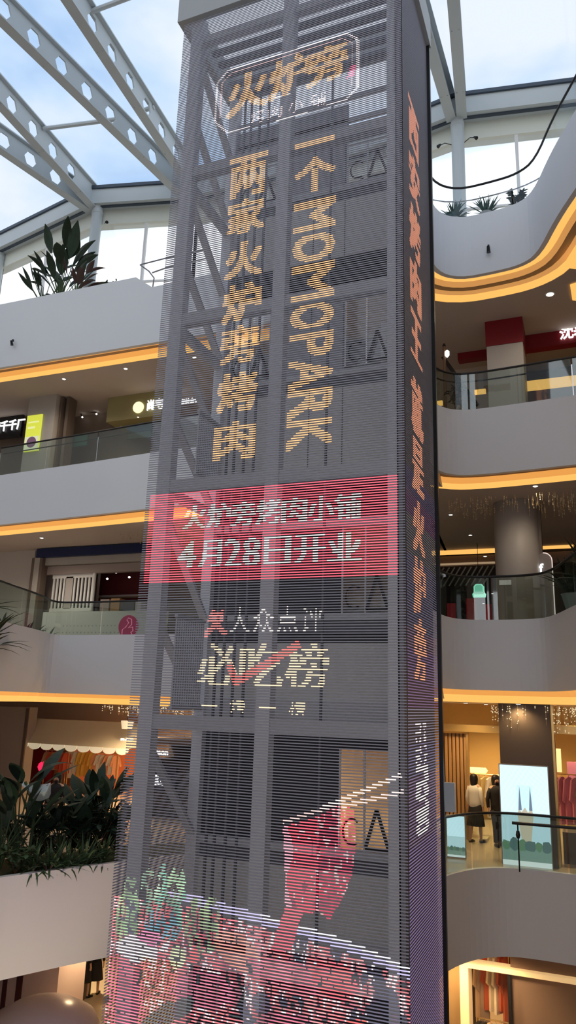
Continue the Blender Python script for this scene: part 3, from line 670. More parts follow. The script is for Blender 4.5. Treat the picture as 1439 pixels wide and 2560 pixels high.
# ================================================================= TOP LEVEL (5)
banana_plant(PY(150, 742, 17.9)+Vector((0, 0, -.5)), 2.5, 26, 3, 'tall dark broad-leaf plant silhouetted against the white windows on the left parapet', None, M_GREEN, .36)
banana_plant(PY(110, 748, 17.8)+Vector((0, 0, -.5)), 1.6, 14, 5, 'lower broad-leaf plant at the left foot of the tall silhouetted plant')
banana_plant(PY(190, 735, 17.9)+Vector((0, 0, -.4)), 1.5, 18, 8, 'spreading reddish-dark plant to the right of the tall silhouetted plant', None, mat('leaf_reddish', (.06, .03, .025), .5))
bushy_plant(PY(275, 722, 17.8)+Vector((0, 0, -.25)), .6, 40, 9, 'small low plant peeping over the parapet beside the round white column')
bushy_plant(PY(300, 718, 17.8)+Vector((0, 0, -.25)), .5, 40, 19, 'tiny low plant on the parapet just before it steps down')
for (u, v, k, lb) in ((1135, 560, 0, 'dome-shaped dark green plant in a grey pot, leftmost of three on the upper right ledge'), (1215, 557, 1, 'spiky blue-green plant in a grey pot, middle of three on the upper right ledge'), (1292, 540, 2, 'bushy dark plant in a grey pot, rightmost of three on the upper right ledge')):
    p = PY(u, v, 17.75); p.z = 12.42
    if k == 1: spiky_plant(p, .55, 60, 41, lb, 'potted plants on the top right ledge', M_GREEN3, .035, .5, pot=.17, lo=.2, hi=1.5)
    elif k == 0: spiky_plant(p, .55, 90, 43, lb, 'potted plants on the top right ledge', M_GREEN3, .06, 1.6, pot=.18, lo=.3, hi=1.5)
    else: bushy_plant(p, .62, 110, 47, lb, 'potted plants on the top right ledge', M_GREEN, pot=.17, w_=.13)
# ledge those pots stand on
lp = offset(P5R, .72); lq = offset(P5R, 1.45); sel = [i for i, p in enumerate(P5R) if p[1] > 14 and p[0] < 1]
lb_ = MB()
for i, j in zip(sel[:-1], sel[1:]): lb_.hexa([(*lp[i], 11.6), (*lp[j], 11.6), (*lq[j], 11.6), (*lq[i], 11.6), (*lp[i], 12.42), (*lp[j], 12.42), (*lq[j], 12.42), (*lq[i], 12.42)])
struct(lb_.build('planter_ledge', M_FAS))
# handrails of the top right balcony (clear glass, dark rail and slim second rail)
t = railing([p for p in offset(P5R, .10) if p[1] > 12.8 and p[1] < 19 and p[0] < 3.2 and p[1] > 9], 11.98, .9, 'clear glass railing with a black handrail swooping along the upper right balcony', 2.0, True, gm=G_CLEAR)
q = [p for p in offset(P5R, .9) if p[1] > 13.5 and p[0] < -.3]
tag(MB().tube([(x, y, 13.1) for x, y in q], .018, 8).build('inner_rail', M_CHROME), 'thin grey curved rail just above the three potted plants', 'rail')
t = thing('metal_railing', PY(385, 700, 17.3), 'curved thin metal railing at the stepped end of the left parapet', 'railing')
for pts in ([PY(350, 662, 17.3), PY(372, 678, 17.4), PY(385, 695, 17.5), PY(380, 728, 17.6)], [PY(350, 662, 17.4), PY(420, 644, 17.6), PY(520, 622, 17.9)], [PY(380, 682, 17.5), PY(420, 668, 17.6), PY(520, 645, 17.9)]):
    o = MB().tube(pts, .022, 8).build('rail', mat('rail_grey', (.25, .25, .27), .4, .5)); o.parent = t; o.matrix_parent_inverse = Matrix.Translation(-t.location)
def camera_box(p, label):
    t = thing('security_camera', p, label, 'camera', 'small cameras on the balcony fronts')
    for nm, b in (('bracket', MB().box((-.02, -.05, .05), (.02, 0, .12))), ('body', MB().tube([(0, -.10, .05), (0, -.05, -.06), (0, -.04, -.1)], [.035, .045, .05], 10))):
        o = b.build(nm, M_BLACK); o.parent = t
p = PY(1221, 625, 16.62); camera_box(p, 'tiny black camera on the white front of the upper right balcony')
p = PY(33, 858, 17.12); camera_box(p, 'tiny black camera on the white front of the upper left balcony')
def bracket_light(p, dx, label):
    t = thing('spot_lamp', p, label, 'lamp', 'small spot lamps on the roof columns')
    for nm, b in (('arm', MB().tube([(0, 0, 0), (dx*.2, -.1, .03), (dx*.34, -.12, -.02)], .012, 6)), ('head', MB().tube([(dx*.34, -.12, 0), (dx*.42, -.16, -.09)], [.03, .055], 10))):
        o = b.build(nm, M_BLACK); o.parent = t
bracket_light(PY(1128, 362, 19.2), -.9, 'small black spot lamp left of the upper right roof column')
bracket_light(PY(1160, 356, 19.2), .9, 'small black spot lamp right of the upper right roof column')
bracket_light(PY(262, 560, 19.0), .5, 'small black spot lamp at the head of the upper left roof column')
for u, v, lb in ((1374, 735, 'bright round downlight in the ceiling above the red signboard'),):
    downlight(PZ(u, v, 10.125), lb, 60, .09)
for i, pts in enumerate((((1404, 668), (1439, 612), (1439, 672)), ((1424, 712), (1445, 705), (1445, 752), (1430, 750)))):
    q = [PZ(u, v, 10.11) for u, v in pts]; b = MB(); b.face([(p.x, p.y, 10.10) for p in q]); b.face([(p.x, p.y, 10.115) for p in reversed(q)])
    tag(b.build('ceiling_light_panel', M_COVE), ['triangular yellow light panel in the upper right ceiling', 'small square yellow light panel at the right edge below the triangular one'][i], 'light panel')

# ================================================================= LEVEL 4, LEFT
def wallY(x0, x1, z0, z1, Y, m, name='wall_left', d=.15): return struct(MB().box((x0, Y, z0), (x1, Y+d, z1)).build(name, m))
M_SHOPB = mat('shopfront_taupe', (.26, .20, .16), .6); M_OLIVE = mat('shopfront_olive', (.32, .28, .13), .6)
wallY(-27, -10.2, 6.7, 10.2, 21.2, M_SHOPB); wallY(-10.2, -5.0, 6.7, 10.2, 22.2, mat('shopfront_deep', (.16, .13, .12), .6))
o, (x0, x1, z0, z1) = slabbox('square_column', 62, 985, 130, 1200, 19.2, 1.0, M_COLG, st=True)
cb_ = MB().box((x0, 19.2, 6.6), (x1, 20.2, 10.15)); bpy.data.objects.remove(o); struct(cb_.build('square_column', M_COLG))
struct(MB().box((x1+.02, 19.4, 6.6), (x1+.1, 19.9, 10.1)).build('column_trim', M_COLD)); struct(MB().box((x1+.2, 19.5, 6.6), (x1+.32, 19.9, 10.1)).build('column_trim', M_COLD))
def poster(name, corners, Y, parts, label, cat='poster'):
    (u0, v0), (u1, v1) = corners; a = PY(u0, v1, Y); b = PY(u1, v0, Y)
    return a, b
a = PY(58, 1130, 19.15); b = PY(106, 1035, 19.15)
t = thing('poster', ((a.x+b.x)/2, 19.15, a.z), 'bright yellow-green poster with a purple circle on the grey column, upper left', 'poster')
W_ = b.x-a.x; H_ = b.z-a.z
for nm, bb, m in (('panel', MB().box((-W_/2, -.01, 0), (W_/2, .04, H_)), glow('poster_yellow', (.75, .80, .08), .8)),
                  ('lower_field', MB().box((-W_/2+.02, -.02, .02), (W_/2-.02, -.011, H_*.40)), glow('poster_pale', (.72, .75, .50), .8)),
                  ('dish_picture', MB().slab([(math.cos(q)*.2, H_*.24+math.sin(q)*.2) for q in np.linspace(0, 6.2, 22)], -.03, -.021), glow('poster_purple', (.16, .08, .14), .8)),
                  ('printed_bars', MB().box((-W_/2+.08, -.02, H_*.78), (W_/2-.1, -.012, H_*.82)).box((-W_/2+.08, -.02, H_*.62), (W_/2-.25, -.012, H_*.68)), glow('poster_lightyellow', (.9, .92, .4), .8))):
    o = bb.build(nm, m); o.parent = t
# left shop with glowing sign
a = PY(0, 1085, 20.4); b = PY(60, 1015, 20.4)
t = thing('shop_sign', ((a.x+b.x)/2, 20.4, a.z), 'black shop sign with glowing white characters at the left edge, upper floor', 'shop sign')
o = MB().box((-1.2, 0, -.2), ((b.x-a.x)/2, .1, b.z-a.z+.1)).build('board', M_BLACK); o.parent = t
o = text3d('lettering', '精千千厂', (-.1, -.05, .28), 1.55, .42, M_SIGNW); o.parent = t
a = PY(345, 1018, 20.0); t = thing('shop_sign', a, 'round cream disc and white characters glowing on the olive shopfront wall', 'shop sign')
o = MB().slab([(math.cos(q)*.2, math.sin(q)*.2) for q in np.linspace(0, 6.2, 24)], -.02, .05).build('disc', glow('sign_cream', (1, .93, .55), 1.2)); o.parent = t
c = PY(382, 1012, 20.0)-a; o = text3d('lettering', '尚宅', (c.x+.1, -.02, c.z), .62, .38, M_SIGNW); o.parent = t
a = PY(468, 1003, 20.5); tag(text3d('shop_lettering', '临街美食汇', a, .95, .2, M_SIGNW), 'small white glowing characters seen through the left bay of the tower', 'sign')
slabbox('wall_panel', 270, 965, 405, 1046, 20.05, 1.15, M_OLIVE, 'olive wall panel behind the round cream disc sign', 'wall panel')
# counters with warm strips
def counter(x0, x1, Y, z, h, label, m=M_COLD, strip=M_COVE):
    t = thing('shop_counter', ((x0+x1)/2, Y, z), label, 'counter'); w2 = (x1-x0)/2
    for nm, b, mm in (('body', MB().box((-w2, .0, 0), (w2, .6, h)), m), ('light_strip', MB().box((-w2, -.04, h*.72), (w2, 0, h*.92)), strip), ('top', MB().box((-w2-.04, -.06, h), (w2+.04, .64, h+.05)), M_COLG)):
        o = b.build(nm, mm); o.parent = t
a = PY(152, 1125, 20.3); b = PY(350, 1085, 20.3); counter(a.x, b.x, 20.3, 6.77, .95, 'long dark counter with a warm light strip behind the upper left railing')
a = PY(0, 1150, 20.3); b = PY(48, 1140, 20.3); counter(a.x-1, b.x, 20.3, 6.77, .8, 'short counter with a warm light strip beneath the black shop sign at the left edge')
slabbox('menu_board', 160, 1086, 218, 1116, 20.0, .05, mat('menu_green', (.03, .09, .08), .4), 'dark green board behind the upper left railing beside the column', 'board')
slabbox('menu_board', 318, 1058, 384, 1095, 20.6, .05, mat('menu_green2', (.05, .07, .04), .4), 'dark olive board below the round cream disc sign', 'board')
t = thing('wall_lamp', PY(195, 1040, 21.1), 'dark two-arm lamp with small bulbs in front of the brown wall, upper left', 'lamp')
for nm, b, m in (('arm', MB().tube([(-.1, -.1, .25), (.15, -.1, .2), (.25, -.1, -.1)], .02, 6).tube([(.2, -.1, .1), (.9, -.1, 0)], .015, 6), M_BLACK), ('bulb', MB().lathe([(.01, 0), (.04, .03), (.01, .07)], (.28, -.1, -.15), 10), M_LED), ('bulb', MB().lathe([(.01, 0), (.04, .03), (.01, .07)], (.9, -.1, -.1), 10), M_LED)):
    o = b.build(nm, m); o.parent = t
railing(subpath(P4L, -19, -6.8, .05), 6.85, .95, 'glass railing with a dark handrail on the upper left balcony beside the yellow poster', 2.1, True, .8)
for u, v, e_, lb in ((160, 947, 120, 'round downlight above the yellow poster column'), (314, 921, 120, 'round downlight above the olive shopfront'), (486, 893, 0, 'round downlight seen through the tower left bay, upper floor'), (345, 1042, 0, 'tiny spotlight just under the round cream disc sign'), (303, 1067, 0, 'tiny spotlight above the long dark counter')):
    if v < 1000: downlight(PZ(u, v, 10.125), lb, e_)
    else: downlight(PY(u, v, 20.02 if u == 345 else 20.6), lb, 0, .03)

# ================================================================= LEVEL 4, RIGHT
a = PY(1213, 800, 18.8); b = PY(1303, 800, 18.8); zc = PY(1250, 862, 18.8).z
struct(MB().box((a.x, 18.8, 6.7), (b.x, 19.7, zc)).build('square_column', mat('column_pale_grey', (.50, .48, .46), .45)))
struct(MB().box((a.x-.02, 18.78, zc), (b.x+.02, 19.72, 10.15)).build('column_head', M_REDP))
wallY(-4.9, 12, 6.7, 10.2, 22.5, M_SHOPB, 'wall_right')
slabbox('signboard', 1143, 862, 1215, 895, 20.4, .3, M_REDP, 'plain dark red signboard left of the red-topped column', 'signboard')
a = PY(1310, 870, 19.9); b = PY(1470, 790, 19.9)
t = thing('shop_sign', (a.x, 19.9, PY(1350, 868, 19.9).z), 'dark red signboard with a large white glowing character at the right edge', 'shop sign')
o = MB().box((0, 0, 0), (2.2, .3, .75)).build('board', M_REDP); o.parent = t
c = PY(1415, 830, 19.8)-t.location; o = text3d('lettering', '沈', (c.x, -.05, c.z), .36, .36, M_SIGNW); o.parent = t
c = PY(1450, 826, 19.8)-t.location; o = text3d('lettering', '老', (c.x, -.05, c.z), .36, .36, M_SIGNW); o.parent = t
slabbox('soffit_panel', 1305, 777, 1480, 797, 19.6, .2, M_COLG, 'grey ceiling-edge panel above the dark red signboard on the right', 'panel')
slabbox('light_box', 1318, 903, 1370, 922, 22.4, .1, glow('lightbox_white', (1, .98, .93), 1.2), 'white light box low behind the railing right of the red-topped column', 'light box')
slabbox('display_band', 1312, 920, 1470, 945, 22.3, .18, mat('band_grey', (.12, .12, .13), .4), 'dark grey band below the white light box', 'band')
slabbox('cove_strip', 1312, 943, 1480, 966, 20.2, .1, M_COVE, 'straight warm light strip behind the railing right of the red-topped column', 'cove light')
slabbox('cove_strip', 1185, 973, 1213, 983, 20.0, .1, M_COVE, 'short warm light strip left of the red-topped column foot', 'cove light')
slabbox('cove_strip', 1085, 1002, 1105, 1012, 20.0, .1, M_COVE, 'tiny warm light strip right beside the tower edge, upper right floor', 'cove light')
t = thing('lamp_post', PY(1113, 1020, 18.3), 'slim dark floor lamp with a small white lamp next to the tower edge, upper right', 'lamp')
for nm, b, m in (('pole', MB().tube([(0, 0, 0), (0, 0, 1.75)], .04, 8), M_STEM), ('cap', MB().lathe([(.03, 1.75), (.05, 1.78), (.02, 1.84)], n=10), M_BLACK), ('lamp', MB().lathe([(.02, 1.42), (.06, 1.48), (.06, 1.58), (.02, 1.62)], (.08, -.03, 0), 12), M_LED)):
    o = b.build(nm, m); o.parent = t
t = thing('escalator', PY(1160, 1000, 19.2), 'dark escalator balustrade sloping down behind the curved glass, upper right', 'escalator')
for nm, b, m in (('handrail', MB().bar((-.55, 0, 1.35), (.35, 0, -.2), .1, .09).box((-.5, .0, -.75), (.3, .08, -.55)), M_BLACK), ('balustrade', MB().hexa([(-.5, .02, .3), (.3, .02, -.6), (.3, .06, -.6), (-.5, .06, .3), (-.5, .02, 1.25), (.3, .02, -.15), (.3, .06, -.15), (-.5, .06, 1.25)]), M_COLD)):
    o = b.build(nm, m); o.parent = t
bushy_plant(PY(1138, 1022, 17.9), .75, 70, 21, 'dark leafy plant behind the curved glass near the lamp post, upper right', None, M_GREEN)
railing(subpath(P4R, -3.3, 2.2, .05, 15.5), 7.0, .95, 'curved glass railing with a dark handrail in front of the red-topped column', 1.9, True, .8)
struct(MB().box((-4.5, 21.5, 6.7), (-2.3, 21.6, 10.2)).build('wall_panel', M_TAN))

# ================================================================= LEVEL 3, LEFT
wallY(-27, -5, 1.6, 5.2, 23.4, M_SHOPB)
slabbox('wall_left', -60, 1372, 76, 1600, 20.9, .3, mat('wall_greige', (.50, .46, .42), .6), st=True)
slabbox('navy_signboard', 92, 1365, 372, 1387, 20.6, .14, M_NAVY, 'long plain navy signboard over the left shop with white bars', 'signboard')
slabbox('shop_lintel', 82, 1390, 372, 1408, 20.75, .25, M_COLG, 'grey lintel beneath the navy signboard', 'lintel')
slabbox('shop_lintel', 100, 1411, 372, 1432, 20.9, .2, mat('lintel_greige', (.35, .29, .27), .6), 'taupe panel below the grey lintel of the navy-signed shop', 'lintel')
for u0, u1, m, k in ((70, 77, M_COLD, 0), (77, 90, M_COLG, 1), (91, 97, M_COLD, 2)): slabbox('door_jamb', u0, 1395, u1, 1575, 20.6, .3, m, st=True)
slabbox('back_panel', 96, 1430, 236, 1640, 21.6, .15, mat('panel_greige', (.34, .28, .26), .6), 'greige back panel behind the white upright bars, left shop', 'panel')
a = PY(122, 1530, 21.0); b = PY(238, 1432, 21.0)
t = thing('slatted_screen', (a.x, 21.0, a.z), 'white screen with dark upright slots, two groups, in the left shop', 'screen'); W_ = b.x-a.x; H_ = b.z-a.z
o = MB().box((0, 0, 0), (W_, .05, .12)).build('bottom_rail', M_WHITE); o.parent = t; o = MB().box((0, 0, H_-.15), (W_, .05, H_)).build('top_rail', M_WHITE); o.parent = t
for k in range(12):
    if k in (4, 5): continue
    o = MB().box((W_*(k+.5)/12-.035, 0, .12), (W_*(k+.5)/12+.035, .05, H_-.15)).build('bar', M_WHITE); o.parent = t
o = MB().box((W_*4/12, .0, .1), (W_*6/12, .05, H_-.1)).build('middle_panel', mat('panel_white_grey', (.5, .47, .46), .5)); o.parent = t
o = MB().box((0, .3, 0), (W_*.93, .34, H_)).build('backing', mat('backing_dark', (.05, .035, .04), .6)); o.parent = t
o = MB().tube([(W_, -.02, 0), (W_, -.02, H_+.05)], .06, 10).build('end_post', M_WHITE); o.parent = t
slabbox('shop_interior', 236, 1430, 372, 1500, 22.6, .78, mat('maroon_wall', (.12, .008, .012), .6), 'maroon back wall of the left shop with round bulbs', 'wall panel')
for i, (u, v) in enumerate(((268, 1447), (290, 1431), (323, 1443), (346, 1427))):
    p = PY(u, v, 22.0); t = thing('globe_bulb', p, 'small white globe bulb in the maroon shop, %s' % ['lowest and leftmost', 'second from the left', 'third from the left', 'rightmost, beside the tower'][i], 'bulb', 'globe bulbs in the maroon shop')
    for nm, b, m in (('globe', MB().lathe([(.01, -.035), (.035, -.02), (.045, 0), (.035, .02), (.01, .035)], n=10), M_LED), ('cord', MB().tube([(0, 0, .03), (0, 0, 5.0-p.z)], .004, 5), M_BLACK)):
        o = b.build(nm, m); o.parent = t
slabbox('shelf', 236, 1487, 352, 1492, 22.25, .35, mat('shelf_grey', (.4, .35, .33), .5), 'thin pale shelf in the maroon shop', 'shelf')
for i, (u0, v0, u1, v1, c) in enumerate(((250, 1498, 272, 1524, (.35, .28, .25)), (276, 1496, 298, 1526, (.38, .22, .09)), (302, 1504, 335, 1522, (.06, .06, .08)), (338, 1500, 352, 1520, (.45, .42, .4)))):
    slabbox('counter_box', u0, min(v0, 1512), u1, 1527, 20.38, .3, mat('box_%d' % i, c, .5), ['small pale picture box on the counter next to the white post', 'wooden box on the white counter below the bulbs', 'dark low machine on the white counter', 'pale box on the counter touching the tower edge'][i], 'box')
a = PY(100, 1600, 20.3); b = PY(360, 1527, 20.3); zt = PY(300, 1527, 20.3).z
t = thing('shop_counter', (a.x, 20.3, 1.67), 'long white shop counter with a magenta round emblem, left shop', 'counter'); W_ = b.x-a.x+.6
o = MB().box((0, 0, 0), (W_, .5, zt-1.67)).build('body', mat('counter_white', (.62, .64, .62), .4)); o.parent = t
dm = MB()
for k in range(16):
    x = .9+k*.145
    for z, s in ((.58, 1), (.33, -1)): dm.face([(x-.03, -.006, z), (x, -.006, z-.05*s), (x+.03, -.006, z)])
o = dm.build('diamond_pattern', mat('pattern_grey', (.35, .38, .38), .5)); o.parent = t
c = PY(319, 1566, 20.25)-t.location
o = MB().slab([(c.x+math.cos(q)*.36, c.z+.0+math.sin(q)*.36) for q in np.linspace(0, 6.2, 30)], -.03, -.005).build('emblem', mat('magenta', (.30, .012, .08), .4, emit=(.30, .012, .08), es=.35)); o.parent = t
cp = [(c.x-.2, -.04, c.z-.3), (c.x-.2, -.04, c.z-.1), (c.x-.08, -.04, c.z-.02), (c.x+.02, -.04, c.z+.12), (c.x-.06, -.04, c.z+.2), (c.x+.0, -.04, c.z+.27), (c.x+.12, -.04, c.z+.22), (c.x+.14, -.04, c.z+.06), (c.x+.02, -.04, c.z-.04), (c.x+.18, -.04, c.z-.02), (c.x+.2, -.04, c.z-.14), (c.x+.13, -.04, c.z-.18), (c.x+.2, -.04, c.z-.3)]
o2_ = MB().tube(cp, .014, 6).build('emblem_outline', mat('pink_line', (.8, .3, .45), .4, emit=(.8, .3, .45), es=.4)); o2_.parent = o
railing(subpath(P3L, -15.5, -6.8, .05, 13.0), 1.75, .95, 'glass railing with a dark handrail in front of the magenta emblem counter', 2.0, True, None)
p = Vector((-13.95, 14.3, .9)); spiky_plant(p, 1.45, 34, 61, 'large dark fan-leaved palm at the left edge, beside the greige wall', None, M_GREEN, .15, 1.0, lo=.2, hi=1.3)
spiky_plant(Vector((-13.8, 14.2, 2.0)), .9, 14, 66, 'upper frond tuft of leaves above the dark palm at the left edge', None, M_GREEN, .12, .9, lo=.2, hi=1.2)
for u, v, s_, lb in ((66, 1575, 62, 'low dark plant on the parapet, left of the door jamb'), (92, 1580, 63, 'low dark plant on the parapet, right of the door jamb'), (118, 1590, 64, 'low arching plant on the parapet below the white upright bars'), (8, 1560, 65, 'low dark plant on the parapet at the far left edge')):
    q = PY(u, v, 18.4 if u > 20 else 16); spiky_plant(q+Vector((0, 0, -.1)), .5, 22, s_, lb, 'low plants along the left middle parapet', M_GREEN, .07, 1.2, lo=.1, hi=1.2)
for u, v, e_, lb in ((104, 1344, 160, 'round downlight just above the navy signboard'),): downlight(PZ(u, v, 5.0), lb, e_)
downlight((-9.5, 19.5, 5.0), 'round downlight behind the tower left bay, middle floor', 160)

# ================================================================= LEVEL 3, RIGHT
wallY(-4.9, 12, 1.6, 5.4, 29.5, M_WALLB, 'wall_right')
a = PY(1230, 1400, 18.9); b = PY(1348, 1400, 18.9)
cxx = (a.x+b.x)/2; r_ = (b.x-a.x)/2
struct(MB().lathe([(r_*.98, 0), (r_*.98, 3.7)], (cxx, 18.9+r_, 1.7), 40).build('round_column', M_COLG, smooth=True))
struct(MB().box((b.x-.02, 18.9+r_-.1, 1.7), (b.x+.05, 18.9+r_+.2, 5.2)).build('column_trim', M_COLD))
slabbox('small_sign', 1247, 1450, 1277, 1462, 18.86, .03, mat('sign_pale', (.6, .58, .55), .5, emit=(.5, .48, .45), es=.3), 'tiny pale sign plate on the thick grey column', 'sign')
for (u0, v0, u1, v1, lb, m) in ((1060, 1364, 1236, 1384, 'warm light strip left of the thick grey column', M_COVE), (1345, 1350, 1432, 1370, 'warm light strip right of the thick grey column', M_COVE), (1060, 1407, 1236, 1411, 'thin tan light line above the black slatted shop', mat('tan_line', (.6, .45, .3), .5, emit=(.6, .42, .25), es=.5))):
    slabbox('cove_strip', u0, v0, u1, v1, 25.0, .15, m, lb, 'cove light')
slabbox('ceiling_step', 1060, 1257, 1400, 1266, 19.9, .06, M_COLD, st=True)
slabbox('wall_right', 1060, 1385, 1460, 1412, 25.1, .1, M_WALLB, st=True)
t = thing('dark_shopfront', PY(1160, 1560, 24.5), 'black slatted shopfront left of the thick grey column', 'shopfront')
c0 = t.location; a = PY(1070, 1412, 24.5)-c0; b = PY(1236, 1412, 24.5)-c0
o = MB().box((a.x, .6, -.3), (b.x, .7, a.z)).build('back_wall', mat('shop_black', (.03, .018, .015), .6)); o.parent = t
for k in range(12):
    x = a.x+(b.x-a.x)*(k+.5)/12; o = MB().bar((x-.3, -.1, a.z-.75), (x+.05, .1, a.z-.1), .03, .04).build('slat', M_COLG); o.parent = t
p = PY(1196, 1476, 24); t = thing('lantern_sign', p, 'glowing mint-green hat-shaped sign left of the thick grey column', 'sign')
pl = [(-.18, -.22), (.20, -.22), (.22, -.12), (.17, -.06), (.17, .12), (.10, .20), (-.08, .20), (-.15, .12), (-.15, -.06), (-.2, -.12)]
o = MB().slab(pl, -.05, .05).build('body', glow('mint', (.35, .95, .70), 1.0)); o.parent = t
o = MB().slab([(x*.75, z*.7+.02) for x, z in pl], -.07, -.05).build('inner_face', glow('mint_dark', (.16, .62, .42), .9)); o.parent = t
o = MB().tube([(0, 0, .2), (0, 0, 5.17-t.location.z)], .008, 6).build('cord', M_BLACK); o.parent = t
for i, (u0, v0, u1, v1) in enumerate(((1117, 1508, 1138, 1572), (1165, 1496, 1190, 1572), (1212, 1510, 1228, 1572))):
    _, bx = slabbox('red_banner', u0, v0, u1, v1, 24.2, .1, mat('red_dim', (.16, .01, .012), .5, emit=(.3, .015, .02), es=.2), ['small red lit banner nearest the tower below the black slats', 'red lit banner below the mint-green sign', 'narrow red lit banner touching the thick grey column'][i], 'banner', 'red banners in the black slatted shop')
for u, v, e_, lb in ((1126, 1286, 0, 'round downlight nearest the tower, middle right ceiling'), (1175, 1337, 0, 'round downlight halfway to the warm light strip, middle right ceiling'), (1212, 1390, 0, 'round downlight just above the black slatted shop'), (1230, 1483, 0, 'tiny light point left of the thick grey column'), (1208, 1508, 0, 'tiny light point beneath the mint-green sign')):
    p = PZ(u, v, 5.175) if v < 1350 else PY(u, v, 23.5); downlight(p, lb, e_, .05 if v < 1400 else .03)
p = PY(1366, 1550, 19.3); t = thing('totem_sign', p, 'tall grey totem with rounded top and a white letter, right of the thick grey column', 'sign')
hh = PY(1366, 1382, 19.3).z-p.z
pl = [(-.2, 0), (.2, 0)]+[(.2*math.cos(q), hh-.2+.2*math.sin(q)) for q in np.linspace(0, math.pi, 10)]
o = MB().slab(pl, 0, .12).build('board', mat('totem_grey', (.22, .19, .18), .4)); o.parent = t
o = MB().tube([(.2, -.02, 0), (.2, -.02, hh-.2)]+[(.2*math.cos(q), -.02, hh-.2+.2*math.sin(q)) for q in np.linspace(0, 1.6, 6)], .014, 6).build('edge_sheen', glow('edge_pink', (.9, .75, .68), .8)); o.parent = t  # pale glow paints the sheen on the totem's chrome edge
o = text3d('lettering', 'f', (-.06, -.02, hh-.38), .11, .22, M_SIGNW); o.parent = t
p = Vector((-.32, 16.0, 1.9)); spiky_plant(p+Vector((.05, 0, .1)), .8, 34, 71, 'potted plant with dark arching leaves at the right edge, middle floor', None, M_GREEN, .09, .9, pot=.24)
spiky_plant(p+Vector((.45, -.9, .2)), .9, 34, 72, 'second potted plant nearest the right picture edge, middle floor', None, M_GREEN, .09, .9, pot=.24)
railing(subpath(P3R, -3.2, .6, .05, 12.6), 1.92, .95, 'curved glass railing with a thin black handrail round the thick grey column', 1.7, True, None)
downlight((-1.0, 17.9, 5.175), 'round downlight over the thick grey column front', 45)

# ================================================================= LEVEL 2, LEFT
M_CREAM = mat('awning_cream', (.78, .70, .52), .7); FZ2 = -3.18
wallY(-27, -5, FZ2, -.1, 25.5, M_TAN)
slabbox('wall_left', -80, 1765, 58, 2080, 20.6, .4, mat('column_greige', (.42, .36, .32), .5), st=True)
slabbox('column_trim', 49, 1770, 56, 2060, 20.55, .05, M_COLD, st=True)
t = thing('awning', PY(205, 1830, 21.2), 'long cream shop awning with a scalloped lower edge, lower left', 'awning'); c0 = t.location
a = PY(75, 1796, 21.2)-c0; b = PY(350, 1796, 21.2)-c0; zb = PY(200, 1862, 21.2).z-c0.z
o = MB().hexa([(a.x, -.5, zb), (b.x, -.5, zb), (b.x, .4, zb), (a.x, .4, zb), (a.x, .1, a.z), (b.x, .1, a.z), (b.x, .4, a.z), (a.x, .4, a.z)]).build('canopy', M_CREAM); o.parent = t
n_s = 9; sw = (b.x-a.x)/n_s; sc = MB()
for k in range(n_s):
    x = a.x+sw*(k+.5); pl = [(x-sw*.48, zb), (x+sw*.48, zb)]+[(x+sw*.48*math.cos(q), zb-.06-.13*math.sin(q)) for q in np.linspace(0, math.pi, 9)]
    sc.slab(pl, -.52, -.49)
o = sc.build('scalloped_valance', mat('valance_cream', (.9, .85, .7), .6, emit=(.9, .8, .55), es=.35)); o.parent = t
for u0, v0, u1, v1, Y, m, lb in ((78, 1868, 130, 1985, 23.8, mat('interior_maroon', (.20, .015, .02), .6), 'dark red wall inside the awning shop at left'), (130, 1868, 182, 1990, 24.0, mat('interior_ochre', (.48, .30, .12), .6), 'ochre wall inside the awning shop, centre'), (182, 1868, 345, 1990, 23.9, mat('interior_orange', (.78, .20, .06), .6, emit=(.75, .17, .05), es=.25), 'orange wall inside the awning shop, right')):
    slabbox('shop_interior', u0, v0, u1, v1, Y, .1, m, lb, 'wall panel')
p = PY(107, 1917, 23.4); t = thing('lantern', p, 'glowing red heart-like lantern inside the awning shop', 'lantern')
o = MB().lathe([(.03, -.22), (.14, -.12), (.19, 0), (.15, .12), (.04, .2)], n=16).build('shade', glow('lantern_red', (1, .03, .12), .9), smooth=True); o.parent = t
o = MB().tube([(0, 0, .2), (0, 0, .6)], .008, 5).build('cord', M_BLACK); o.parent = t
def garment(b, w_, h_, m=None, d=.07, coat=True):
    pl = [(-w_*.28, -h_), (w_*.28, -h_), (w_*.25, -h_*.35), (w_*.33, -h_*.55), (w_*.48, -h_*.5), (w_*.30, -h_*.06), (w_*.09, 0), (-w_*.09, 0), (-w_*.30, -h_*.06), (-w_*.48, -h_*.5), (-w_*.33, -h_*.55), (-w_*.25, -h_*.35)]
    return b.slab(pl, -d/2, d/2, m)
